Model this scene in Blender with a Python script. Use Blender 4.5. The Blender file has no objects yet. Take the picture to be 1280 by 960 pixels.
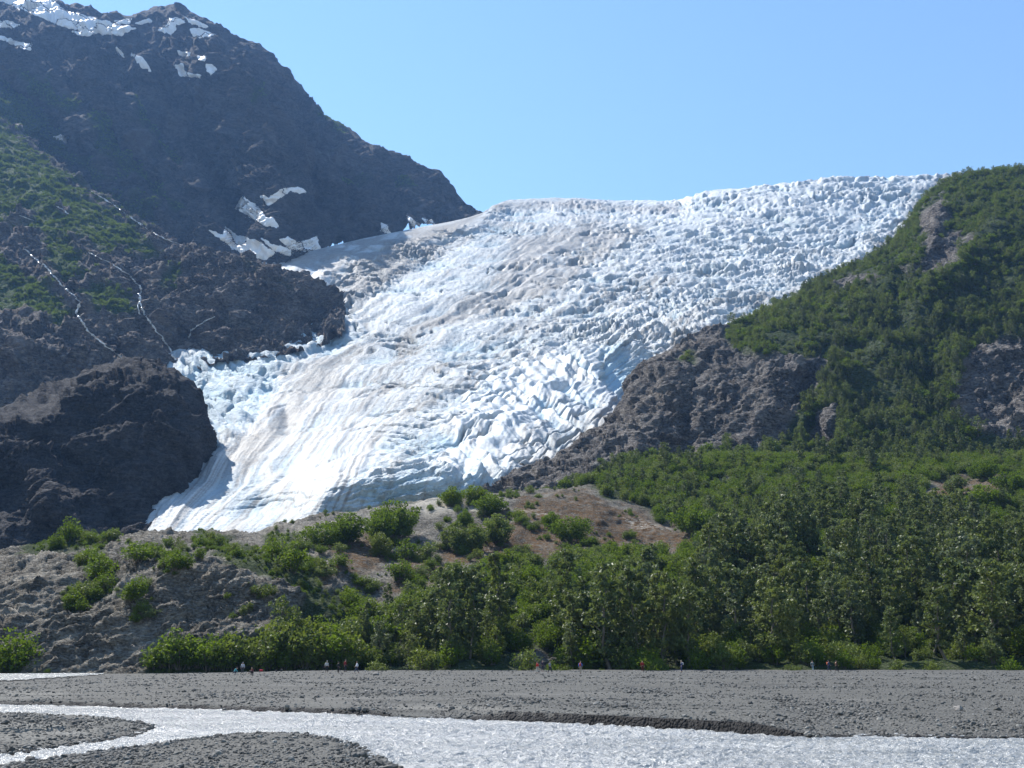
import bpy, bmesh, math, random
import numpy as np
from mathutils import Vector, Matrix, Euler
from mathutils.bvhtree import BVHTree

# ---------------------------------------------------------------- camera, sky, sun, exposure
SC = bpy.context.scene
COL = SC.collection
F = 1230.0
PITCH = math.atan(344.0 / F)
CAM_Z = 2.6
SUN_AZ, SUN_EL = -48.0, 50.0            # degrees: clockwise from the view axis, above the horizon

cam = bpy.data.cameras.new('camera')
cam.sensor_width = 36.0
cam.lens = F / 1280.0 * 36.0
cam.clip_start = 0.5
cam.clip_end = 20000.0
camo = bpy.data.objects.new('camera', cam)
camo.location = (0, 0, CAM_Z)
camo.rotation_euler = (math.pi / 2 + PITCH, 0, 0)
COL.objects.link(camo)
SC.camera = camo

world = bpy.data.worlds.new('World')
SC.world = world
world.use_nodes = True
_nt = world.node_tree
_sky = _nt.nodes.new('ShaderNodeTexSky')
_sky.sky_type = 'NISHITA'
_sky.sun_disc = False
_sky.sun_elevation = math.radians(SUN_EL)
_sky.sun_rotation = math.radians(SUN_AZ)
_sky.altitude = 100
_sky.air_density = 1.65
_sky.dust_density = 0.0
_sky.ozone_density = 6.5
_nt.links.new(_sky.outputs[0], _nt.nodes['Background'].inputs[0])
_nt.nodes['Background'].inputs[1].default_value = 0.10

sun = bpy.data.lights.new('sun', 'SUN')
sun.energy = 5.0
sun.angle = math.radians(0.53)
sun.color = (1.0, 0.955, 0.89)
suno = bpy.data.objects.new('sun', sun)
_a, _e = math.radians(SUN_AZ), math.radians(SUN_EL)
_dir = Vector((math.sin(_a) * math.cos(_e), math.cos(_a) * math.cos(_e), math.sin(_e)))
suno.rotation_euler = _dir.to_track_quat('Z', 'Y').to_euler()
suno.location = (0, 0, 3000)
COL.objects.link(suno)

SC.view_settings.view_transform = 'Standard'
SC.view_settings.look = 'None'
SC.view_settings.exposure = 1.0
SC.view_settings.gamma = 1.0
SC.view_settings.use_curve_mapping = False
SC.render.engine = 'CYCLES'
SC.cycles.max_bounces = 6
SC.cycles.diffuse_bounces = 3
SC.cycles.glossy_bounces = 2
SC.cycles.transmission_bounces = 3
SC.cycles.volume_bounces = 0
SC.cycles.transparent_max_bounces = 6
SC.cycles.use_denoising = True
SC.cycles.sample_clamp_indirect = 6.0

RNG = np.random.default_rng(7)
random.seed(7)

# ---------------------------------------------------------------- helpers
CP, SP = math.cos(PITCH), math.sin(PITCH)

def P(px, py, d):
    """World point on the sight line of a picture point, d metres ahead of the camera."""
    px, py, d = np.asarray(px, float), np.asarray(py, float), np.asarray(d, float)
    xc, yc = (px - 640.0) / F, (480.0 - py) / F
    y = CP - yc * SP
    k = d / y
    return np.stack([xc * k, y * k, (SP + yc * CP) * k + CAM_Z], -1)

def proj(w):
    x, y, z = w[..., 0], w[..., 1], w[..., 2] - CAM_Z
    dep = y * CP + z * SP
    up = -y * SP + z * CP
    return 640 + F * x / dep, 480 - F * up / dep

def ground_point(px, py, z):
    """World point at height z seen at a picture point."""
    p = P(px, py, np.ones(np.shape(px)))
    t = (z - CAM_Z) / (p[..., 2] - CAM_Z)
    q = p.copy()
    q[..., 0] *= t; q[..., 1] *= t; q[..., 2] = z
    return q

def pchip(x, xp, fp):
    """Monotone cubic through knots (xp increasing, fp [K] or [K, M]) at x."""
    xp = np.asarray(xp, float); fp = np.asarray(fp, float); x = np.asarray(x, float)
    one = fp.ndim == 1
    if one: fp = fp[:, None]
    h = np.diff(xp)[:, None]
    dl = np.diff(fp, axis=0) / h
    m = np.zeros_like(fp)
    m[0] = dl[0]; m[-1] = dl[-1]
    if len(xp) > 2:
        a, b = dl[:-1], dl[1:]
        w1 = 2 * h[1:] + h[:-1]; w2 = h[1:] + 2 * h[:-1]
        ok = a * b > 0
        with np.errstate(divide='ignore', invalid='ignore'):
            mm = (w1 + w2) / (w1 / a + w2 / b)
        m[1:-1] = np.where(ok, mm, 0)
    i = np.clip(np.searchsorted(xp, x) - 1, 0, len(xp) - 2)
    t = np.clip((x - xp[i]) / (xp[i + 1] - xp[i]), 0, 1)[:, None]
    hh = (xp[i + 1] - xp[i])[:, None]
    r = ((2 * t**3 - 3 * t**2 + 1) * fp[i] + (t**3 - 2 * t**2 + t) * hh * m[i]
         + (-2 * t**3 + 3 * t**2) * fp[i + 1] + (t**3 - t**2) * hh * m[i + 1])
    return r[:, 0] if one else r

_perm = np.random.default_rng(3).permutation(256).astype(np.int32)
_perm = np.concatenate([_perm, _perm, _perm])
_g = np.random.default_rng(5).normal(size=(256, 3)).astype(np.float32)
_g /= np.linalg.norm(_g, axis=1, keepdims=True)
_g *= 1.6

def perlin(p):
    p = np.asarray(p, np.float32)
    sh = p.shape[:-1]
    p = p.reshape(-1, 3)
    fl = np.floor(p)
    f = p - fl
    i = fl.astype(np.int32) & 255
    u = f * f * f * (f * (f * 6 - 15) + 10)
    res = 0
    x0 = _perm[i[:, 0]]; x1 = _perm[i[:, 0] + 1]
    for dx, xx in ((0, x0), (1, x1)):
        wx = u[:, 0] if dx else 1 - u[:, 0]
        for dy in (0, 1):
            xy = _perm[xx + i[:, 1] + dy]
            wy = wx * (u[:, 1] if dy else 1 - u[:, 1])
            for dz in (0, 1):
                g = _g[_perm[xy + i[:, 2] + dz]]
                w = wy * (u[:, 2] if dz else 1 - u[:, 2])
                res = res + w * (g[:, 0] * (f[:, 0] - dx) + g[:, 1] * (f[:, 1] - dy) + g[:, 2] * (f[:, 2] - dz))
    return res.reshape(sh).astype(np.float64)

_R3 = np.array([[0.36, 0.48, -0.8], [-0.8, 0.6, 0.0], [0.48, 0.64, 0.6]])

def fbm(p, scale, octs=4, gain=0.5, ridged=False, off=0.0, lac=2.03):
    q = np.asarray(p, float) / scale + off
    amp, s, n = 1.0, 0.0, 0.0
    for _ in range(octs):
        v = perlin(q)
        if ridged == 'billow': v = np.abs(v) * 2.6 - 0.75
        elif ridged: v = 1 - 2 * np.abs(v) * 1.3
        s = s + amp * v; n += amp
        amp *= gain
        q = (q @ _R3.T) * lac + 17.3
    return s / n

def ledges(W, L, tilt=(0.0, 0.0), warp=0.9, ws=40.0, off=0.0):
    """Broken rock shelves: a saw-tooth with height, its beds tilted and warped. Range about -0.5..0.5."""
    t = (W[..., 2] + tilt[0] * W[..., 0] + tilt[1] * W[..., 1]) / L + fbm(W, ws, 4, 0.6, off=off) * warp * 3
    s = t - np.floor(t)
    return np.where(s < 0.8, 0.5 - s / 0.8, -0.5 + (s - 0.8) / 0.2) * (0.15 + 1.0 * sstep(-0.25, 0.35, fbm(W, ws * 0.6, 2, off=off + 40)))

def joints(W, scale, ax=(1.0, 0.3, 0.25), w=0.05, off=0.0):
    """Narrow cracks in the rock, 0..1."""
    a = np.abs(perlin(W * np.array([1.0, 0.5, 0.22]) / scale + off))
    b = np.abs(perlin((W @ _R3.T) * np.array([0.5, 0.3, 1.0]) / (scale * 0.8) + off + 7.7))
    return np.maximum(np.exp(-(a / w) ** 2), 0.8 * np.exp(-(b / w) ** 2))

def facets(W, scale, off=0.0, warp=0.25):
    """Blocky fracture planes: every cell of a jittered lattice is a tilted flat face. About -0.6..0.6."""
    sh = W.shape[:-1]
    p = (W / scale + off).reshape(-1, 3)
    p = p + np.stack([perlin(p * 1.7 + 3.1), perlin(p * 1.7 + 9.2), perlin(p * 1.7 + 15.7)], -1) * warp
    base = np.floor(p).astype(np.int64)
    best = np.full(len(p), 1e9); val = np.zeros(len(p))
    for dx in (-1, 0, 1):
        for dy in (-1, 0, 1):
            for dz in (-1, 0, 1):
                c = base + np.array([dx, dy, dz])
                i = _perm[(_perm[(_perm[c[:, 0] & 255] + c[:, 1]) & 255] + c[:, 2]) & 255]
                g = _g[i].astype(np.float64)
                f = c + 0.5 + g * 0.28
                d = p - f
                r = (d * d).sum(1)
                m = r < best
                best = np.where(m, r, best)
                val = np.where(m, (d * _g[(i + 91) & 255]).sum(1) * 0.55 + _g[(i + 37) & 255][:, 0] * 0.22, val)
    return val.reshape(sh)

def sstep(a, b, x):
    t = np.clip((x - a) / (b - a), 0, 1)
    return t * t * (3 - 2 * t)

def poly_sd(x, y, pts, closed=True):
    """Signed distance to a polygon, positive inside."""
    pts = np.asarray(pts, float)
    x = np.asarray(x, float); y = np.asarray(y, float)
    d2 = np.full(x.shape, 1e18)
    ins = np.zeros(x.shape, bool)
    n = len(pts)
    for k in range(n if closed else n - 1):
        ax, ay = pts[k]; bx, by = pts[(k + 1) % n]
        ex, ey = bx - ax, by - ay
        t = np.clip(((x - ax) * ex + (y - ay) * ey) / (ex * ex + ey * ey + 1e-12), 0, 1)
        d2 = np.minimum(d2, (x - ax - t * ex) ** 2 + (y - ay - t * ey) ** 2)
        if closed and ay != by:
            c = ((ay > y) != (by > y)) & (x < (bx - ax) * (y - ay) / (by - ay) + ax)
            ins ^= c
    d = np.sqrt(d2)
    return np.where(ins, d, -d) if closed else d

def line_dist(x, y, pts):
    return poly_sd(x, y, pts, closed=False)

def mesh_from(name, verts, faces, mat, attrs=None, smooth=True, parent=None, fmats=None):
    """verts [N,3], faces [M,k] -> linked mesh object."""
    verts = np.asarray(verts, np.float32); faces = np.asarray(faces, np.int32)
    me = bpy.data.meshes.new(name)
    k = faces.shape[1]
    me.vertices.add(len(verts)); me.vertices.foreach_set('co', verts.ravel())
    me.loops.add(faces.size); me.loops.foreach_set('vertex_index', faces.ravel())
    me.polygons.add(len(faces))
    me.polygons.foreach_set('loop_start', np.arange(0, faces.size, k, dtype=np.int32))
    if smooth: me.polygons.foreach_set('use_smooth', np.ones(len(faces), bool))
    me.update(calc_edges=True)
    for m in (mat if isinstance(mat, (list, tuple)) else [mat]):
        me.materials.append(m)
    if fmats is not None:
        me.polygons.foreach_set('material_index', np.asarray(fmats, np.int32))
    for an, av in (attrs or {}).items():
        a = me.attributes.new(an, 'FLOAT', 'POINT')
        a.data.foreach_set('value', np.asarray(av, np.float32).ravel())
    o = bpy.data.objects.new(name, me)
    COL.objects.link(o)
    if parent is not None: o.parent = parent
    return o

def grid_faces(nr, nc):
    i = np.arange(nr * nc).reshape(nr, nc)
    return np.stack([i[:-1, :-1], i[:-1, 1:], i[1:, 1:], i[1:, :-1]], -1).reshape(-1, 4)

def grid_normals(w):
    du = np.gradient(w, axis=1); dv = np.gradient(w, axis=0)
    n = np.cross(du, dv)
    n /= np.linalg.norm(n, axis=-1, keepdims=True) + 1e-9
    return n

def sheet_grid(rows, px, step=1.4, mn=6):
    """rows: knot lists (px, py, d), near to far. Returns PX, PY, D on a fine grid."""
    R = []
    for r in rows:
        r = np.array(r, float)
        R.append((pchip(px, r[:, 0], r[:, 1]), pchip(px, r[:, 0], np.log(r[:, 2]))))
    py = np.array([a for a, _ in R]); ld = np.array([b for _, b in R])
    vs = [np.zeros(1)]
    for k in range(len(rows) - 1):
        vis = np.percentile(np.abs(py[k + 1] - py[k]), 80)
        n = int(max(mn, vis / step))
        vs.append(np.linspace(k, k + 1, n + 1)[1:])
    v = np.concatenate(vs)
    PY = pchip(v, np.arange(len(rows)), py)
    D = np.exp(pchip(v, np.arange(len(rows)), ld))
    PX = np.broadcast_to(px, PY.shape).copy()
    return PX, PY, D, v

def tag(o, label=None, cat=None, group=None, kind=None):
    if label: o['label'] = label
    if cat: o['category'] = cat
    if group: o['group'] = group
    if kind: o['kind'] = kind
    return o

def empty(name, loc=(0, 0, 0), rz=0.0, scale=1.0):
    o = bpy.data.objects.new(name, None)
    o.empty_display_size = 0.3
    o.location = loc; o.rotation_euler = (0, 0, rz); o.scale = (scale,) * 3
    COL.objects.link(o)
    return o

# ---------------------------------------------------------------- materials
class NT:
    def __init__(s, name, rough=0.9, spec=0.25):
        s.m = bpy.data.materials.new(name); s.m.use_nodes = True
        s.t = s.m.node_tree; s.b = s.t.nodes['Principled BSDF']
        s.b.inputs['Roughness'].default_value = rough
        s.b.inputs['Specular IOR Level'].default_value = spec
        s.out = s.t.nodes['Material Output']
        s.co = s.t.nodes.new('ShaderNodeTexCoord').outputs['Object']
    def n(s, typ, **kw):
        o = s.t.nodes.new(typ)
        for k, v in kw.items(): setattr(o, k, v)
        return o
    def link(s, a, b): s.t.links.new(a, b)
    def put(s, sock, v):
        if isinstance(v, bpy.types.NodeSocket): s.link(v, sock)
        else: sock.default_value = v
    def mapped(s, scale=(1, 1, 1), rot=(0, 0, 0), loc=(0, 0, 0)):
        m = s.n('ShaderNodeMapping'); s.link(s.co, m.inputs[0])
        m.inputs['Scale'].default_value = scale; m.inputs['Rotation'].default_value = rot; m.inputs['Location'].default_value = loc
        return m.outputs[0]
    def noise(s, scale, detail=4, rough=0.55, vec=None, dist=0.0):
        o = s.n('ShaderNodeTexNoise'); s.link(vec or s.co, o.inputs['Vector'])
        o.inputs['Scale'].default_value = scale; o.inputs['Detail'].default_value = detail
        o.inputs['Roughness'].default_value = rough; o.inputs['Distortion'].default_value = dist
        return o.outputs['Fac']
    def voro(s, scale, vec=None, feature='F1', out='Distance'):
        o = s.n('ShaderNodeTexVoronoi', feature=feature); s.link(vec or s.co, o.inputs['Vector'])
        o.inputs['Scale'].default_value = scale
        return o.outputs[out]
    def ramp(s, fac, stops):
        o = s.n('ShaderNodeValToRGB'); s.put(o.inputs[0], fac)
        els = o.color_ramp.elements
        while len(els) < len(stops): els.new(0.5)
        for e, (p, c) in zip(els, stops):
            e.position = p
            e.color = (c[0], c[1], c[2], 1) if isinstance(c, (tuple, list)) else (c, c, c, 1)
        return o.outputs[0]
    def mix(s, fac, a, b, mode='MIX'):
        o = s.n('ShaderNodeMix', data_type='RGBA', blend_type=mode)
        s.put(o.inputs[0], fac)
        for sock, v in ((o.inputs[6], a), (o.inputs[7], b)):
            if isinstance(v, (tuple, list)) and len(v) == 3: v = (*v, 1)
            s.put(sock, v)
        return o.outputs[2]
    def math(s, op, a, b=0.0, clamp=False):
        o = s.n('ShaderNodeMath', operation=op, use_clamp=clamp)
        s.put(o.inputs[0], a); s.put(o.inputs[1], b)
        return o.outputs[0]
    def attr(s, name):
        return s.n('ShaderNodeAttribute', attribute_name=name).outputs['Fac']
    def bump(s, h, strength=0.5, dist=1.0, nrm=None):
        o = s.n('ShaderNodeBump'); s.put(o.inputs['Height'], h)
        o.inputs['Strength'].default_value = strength; o.inputs['Distance'].default_value = dist
        if nrm is not None: s.link(nrm, o.inputs['Normal'])
        return o.outputs[0]
    def color(s, c): s.put(s.b.inputs['Base Color'], (*c, 1) if isinstance(c, (tuple, list)) and len(c) == 3 else c)
    def normal(s, n): s.link(n, s.b.inputs['Normal'])

def rock_material(name, dark, mid, light, size, veg=(0.032, 0.052, 0.012), moss=(0.115, 0.068, 0.032), tilt=(0.4, 0.5, 0.2), bump=0.6, rough=0.95, spec=0.08):
    """size: metres of the coarsest pattern. Attributes veg, moss, pale steer plant cover, red-brown heath and pale scree."""
    k = NT(name, rough, spec)
    st = k.mapped((1, 1, 3.2), tilt)
    n1 = k.noise(1.0 / size, 6, 0.62)
    n2 = k.noise(4.0 / size, 6, 0.65, st, 0.6)
    n3 = k.noise(14.0 / size, 5, 0.6)
    v = k.voro(7.0 / size, st, 'DISTANCE_TO_EDGE')
    c = k.ramp(n1, [(0.38, dark), (0.5, mid), (0.62, light)])
    c2 = k.ramp(n2, [(0.38, dark), (0.5, mid), (0.63, light)])
    c = k.mix(0.6, c, c2)
    c = k.mix(k.ramp(n3, [(0.48, 0.0), (0.62, 0.6)]), c, light)
    c = k.mix(k.ramp(k.noise(9.0 / size, 5, 0.7, st), [(0.36, 0.75), (0.47, 0.0)]), c, tuple(x * 0.7 for x in dark))
    crack = k.ramp(v, [(0.0, 1.0), (0.06, 0.0)])
    c = k.mix(k.math('MULTIPLY', crack, 0.35), c, tuple(x * 0.6 for x in dark))
    c = k.mix(k.attr('pale'), c, tuple(min(0.5, x * 1.5) for x in light))
    mk = k.math('MULTIPLY', k.attr('moss'), k.ramp(n2, [(0.38, 0.0), (0.56, 1.0)]))
    c = k.mix(mk, c, k.mix(n3, tuple(x * 0.7 for x in moss), tuple(x * 1.4 for x in moss)))
    vk = k.math('MULTIPLY', k.attr('veg'), k.ramp(n3, [(0.25, 0.5), (0.55, 1.0)]))
    c = k.mix(vk, c, k.mix(n2, tuple(x * 0.75 for x in veg), tuple(x * 1.25 for x in veg)))
    k.color(c)
    h = k.math('ADD', k.math('MULTIPLY', n2, 1.0), k.math('MULTIPLY', n3, 0.5))
    h = k.math('SUBTRACT', h, k.math('MULTIPLY', crack, 0.25))
    k.normal(k.bump(h, bump, size * 0.2))
    return k.m

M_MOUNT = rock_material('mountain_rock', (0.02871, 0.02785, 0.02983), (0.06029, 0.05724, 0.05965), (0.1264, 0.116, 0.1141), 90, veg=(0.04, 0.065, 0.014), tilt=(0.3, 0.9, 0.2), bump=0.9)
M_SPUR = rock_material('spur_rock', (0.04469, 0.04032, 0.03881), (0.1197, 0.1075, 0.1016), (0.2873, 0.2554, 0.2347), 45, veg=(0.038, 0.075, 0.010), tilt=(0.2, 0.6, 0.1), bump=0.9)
M_KNOB = rock_material('dark_wet_rock', (0.0228, 0.02175, 0.02349), (0.04417, 0.04275, 0.04455), (0.09405, 0.09, 0.09072), 26, tilt=(0.2, -0.7, 0.3), bump=0.9)
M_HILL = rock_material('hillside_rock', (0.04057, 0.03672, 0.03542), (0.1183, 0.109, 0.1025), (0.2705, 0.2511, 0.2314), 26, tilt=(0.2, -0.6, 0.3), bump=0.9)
M_NEAR = rock_material('moraine_rock', (0.0492, 0.0442, 0.03654), (0.1476, 0.1343, 0.1131), (0.3034, 0.2805, 0.2393), 9, tilt=(0.15, -0.75, 0.25), bump=0.9)

def ice_material():
    k = NT('glacier_ice', 0.65, 0.2)
    n1 = k.noise(0.02, 6, 0.6); n2 = k.noise(0.16, 6, 0.62); n3 = k.noise(0.7, 4, 0.6)
    white = k.mix(k.ramp(n2, [(0.36, 0.0), (0.6, 1.0)]), (0.46, 0.475, 0.48), (0.68, 0.68, 0.67))
    c = k.mix(k.attr('blue'), white, (0.36, 0.50, 0.58))
    d = k.math('MULTIPLY', k.attr('dirt'), k.ramp(n2, [(0.25, 0.55), (0.6, 1.0)]))
    c = k.mix(d, c, k.mix(n3, (0.165, 0.153, 0.14), (0.33, 0.317, 0.297)))
    sp = k.math('MULTIPLY', k.ramp(n3, [(0.54, 0.0), (0.66, 1.0)]), k.math('ADD', 0.14, k.math('MULTIPLY', k.attr('dirt'), 0.5)))
    c = k.mix(sp, c, (0.16, 0.14, 0.12))
    k.color(c)
    n4 = k.noise(0.33, 5, 0.65, k.mapped((0.6, 0.9, 1.6)))
    h = k.math('ADD', k.math('ADD', n2, k.math('MULTIPLY', n3, 0.4)), n4)
    h = k.math('MULTIPLY', h, k.attr('rough'))
    k.normal(k.bump(h, 0.9, 3.6))
    k.b.inputs['Subsurface Weight'].default_value = 0.0
    return k.m
M_ICE = ice_material()

def snow_material():
    k = NT('old_snow', 0.6, 0.3)
    n = k.noise(0.15, 5, 0.6); n2 = k.noise(1.1, 4)
    k.color(k.mix(k.ramp(n, [(0.4, 0.0), (0.75, 0.5)]), (0.80, 0.80, 0.80), (0.55, 0.52, 0.49)))
    k.normal(k.bump(n2, 0.4, 0.6))
    return k.m
M_SNOW = snow_material()

def gravel_material():
    k = NT('grey_gravel', 0.85, 0.15)
    v = k.voro(9.0); vc = k.voro(9.0, out='Color'); v2 = k.voro(23.0, out='Color')
    n = k.noise(0.12, 5, 0.6); n2 = k.noise(2.0, 5)
    c = k.mix(vc, (0.07, 0.0685, 0.062), (0.155, 0.152, 0.138))
    c = k.mix(k.math('MULTIPLY', v2, 0.5), c, (0.185, 0.182, 0.17))
    c = k.mix(k.ramp(n, [(0.4, 0.0), (0.65, 0.55)]), c, (0.11, 0.108, 0.098))
    stk = k.noise(0.5, 5, 0.6, k.mapped((0.12, 0.75, 1.0)), 0.8)
    c = k.mix(k.ramp(stk, [(0.55, 0.0), (0.66, 0.6)]), c, (0.2, 0.195, 0.18))
    c = k.mix(k.ramp(stk, [(0.34, 0.55), (0.44, 0.0)]), c, (0.055, 0.054, 0.052))
    c = k.mix(k.attr('wet'), c, (0.02, 0.02, 0.021))  # near-black tone: damp edges plus painted shade of the cut banks
    c = k.mix(k.attr('silt'), c, (0.19, 0.183, 0.165))
    k.color(c)
    k.normal(k.bump(k.math('ADD', k.math('MULTIPLY', v, -1.0), n2), 0.9, 0.12))
    return k.m
M_GRAVEL = gravel_material()

def water_material():
    k = NT('silty_river_water', 0.24, 1.0)
    m1 = k.mapped((1.0, 1.35, 1.0))
    n1 = k.noise(2.6, 3, 0.55, m1, 0.4); n2 = k.noise(8.0, 4, 0.6, m1, 0.3)
    k.color(k.mix(k.ramp(k.noise(0.35, 4, 0.6, k.mapped((0.35, 1.0, 1.0))), [(0.4, 0.0), (0.6, 1.0)]), (0.22, 0.23, 0.232), (0.32, 0.325, 0.318)))
    h = k.math('ADD', k.math('MULTIPLY', n1, 0.6), k.math('MULTIPLY', n2, 0.3))
    k.normal(k.bump(h, 1.0, 0.33))
    k.b.inputs['IOR'].default_value = 1.33
    return k.m
M_WATER = water_material()

def fall_material():
    k = NT('white_water', 0.25, 0.5)
    n = k.noise(0.5, 5, 0.6)
    k.color(k.mix(n, (0.45, 0.47, 0.49), (0.85, 0.86, 0.87)))
    k.normal(k.bump(k.noise(1.5, 4), 0.6, 0.5))
    return k.m
M_FALL = fall_material()

def leaf_material(name, a, b, rough=0.45, spec=0.45, trans=0.3):
    k = NT(name, rough, spec)
    oi = k.n('ShaderNodeObjectInfo').outputs['Random']
    n = k.noise(0.9, 3)
    at = k.attr('tone')
    f = k.math('ADD', k.math('MULTIPLY', at, 0.55), k.math('MULTIPLY', oi, 0.5))
    c = k.mix(f, a, b)
    hue = k.n('ShaderNodeMath', operation='FRACT'); k.link(k.math('MULTIPLY', oi, 7.31), hue.inputs[0])
    c = k.mix(k.ramp(hue.outputs[0], [(0.55, 0.0), (0.95, 0.75)]), c, tuple(x * y for x, y in zip(b, (0.85, 0.82, 1.5))))
    c = k.mix(k.ramp(hue.outputs[0], [(0.0, 0.6), (0.35, 0.0)]), c, tuple(x * y for x, y in zip(b, (1.25, 1.1, 0.7))))
    c = k.mix(k.ramp(n, [(0.42, 0.0), (0.62, 0.25)]), c, tuple(x * 1.2 for x in b))
    k.color(c)
    tr = k.n('ShaderNodeBsdfTranslucent')
    k.link(k.mix(0.5, c, (b[0] * 1.5, b[1] * 1.4, b[2] * 0.6)), tr.inputs[0])
    mx = k.n('ShaderNodeMixShader'); mx.inputs[0].default_value = trans
    k.link(k.b.outputs[0], mx.inputs[1]); k.link(tr.outputs[0], mx.inputs[2])
    k.link(mx.outputs[0], k.out.inputs[0])
    return k.m
M_LEAF_C = leaf_material('cottonwood_leaves', (0.0258, 0.04472, 0.0129), (0.1075, 0.1419, 0.0516), 0.5, 0.25, 0.38)
M_LEAF_A = leaf_material('alder_leaves', (0.0336, 0.0656, 0.0064), (0.096, 0.148, 0.0144), 0.6, 0.12, 0.45)
M_LEAF_W = leaf_material('willow_leaves', (0.042, 0.0714, 0.01344), (0.1134, 0.1512, 0.03528), 0.55, 0.18, 0.4)

def plain(name, c, rough=0.8, spec=0.25, var=0.25, scale=6.0):
    k = NT(name, rough, spec)
    k.color(k.mix(k.noise(scale, 4), tuple(x * (1 - var) for x in c), tuple(min(1, x * (1 + var)) for x in c)))
    return k.m
M_BARK = plain('grey_bark', (0.13, 0.115, 0.095))
def stone_material():
    k = NT('river_stone', 0.8, 0.2)
    oi = k.n('ShaderNodeObjectInfo').outputs['Random']
    c = k.ramp(oi, [(0.0, (0.045, 0.045, 0.044)), (0.45, (0.105, 0.103, 0.097)), (0.8, (0.17, 0.166, 0.155)), (1.0, (0.33, 0.32, 0.295))])
    k.color(k.mix(k.noise(3.0, 4), c, (0.075, 0.072, 0.066)))
    return k.m
M_STONE = stone_material()
M_BOULDER = plain('boulder_stone', (0.2, 0.185, 0.17), 0.8, 0.3, 0.4, 1.5)
# ---------------------------------------------------------------- terrain sheets
def poly_mask(PX, PY, polys, soft, nz=None, amt=0.0):
    m = np.zeros(PX.shape)
    for p in polys:
        p = np.asarray(p, float)
        lo, hi = p.min(0) - soft * 2 - amt, p.max(0) + soft * 2 + amt
        s = (PX > lo[0]) & (PX < hi[0]) & (PY > lo[1]) & (PY < hi[1])
        if not s.any(): continue
        sd = poly_sd(PX[s], PY[s], p)
        if nz is not None: sd = sd + nz[s] * amt
        m[s] = np.maximum(m[s], sstep(-soft, soft, sd))
    return m

BVH = {}
def register(o):
    dg = bpy.context.evaluated_depsgraph_get()
    BVH[o.name] = BVHTree.FromObject(o, dg)

EYE = Vector((0, 0, CAM_Z))
def cast(name, px, py):
    q = P(px, py, 100.0) - np.array(EYE)
    hit, n, i, dist = BVH[name].ray_cast(EYE, Vector(q).normalized())
    return hit, n
def drop(name, x, y):
    hit, n, i, dist = BVH[name].ray_cast(Vector((x, y, 3000)), Vector((0, 0, -1)))
    return hit, n

def behind(row, dy, dd):
    return [(a, b + dy, c + dd) for a, b, c in row]

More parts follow.
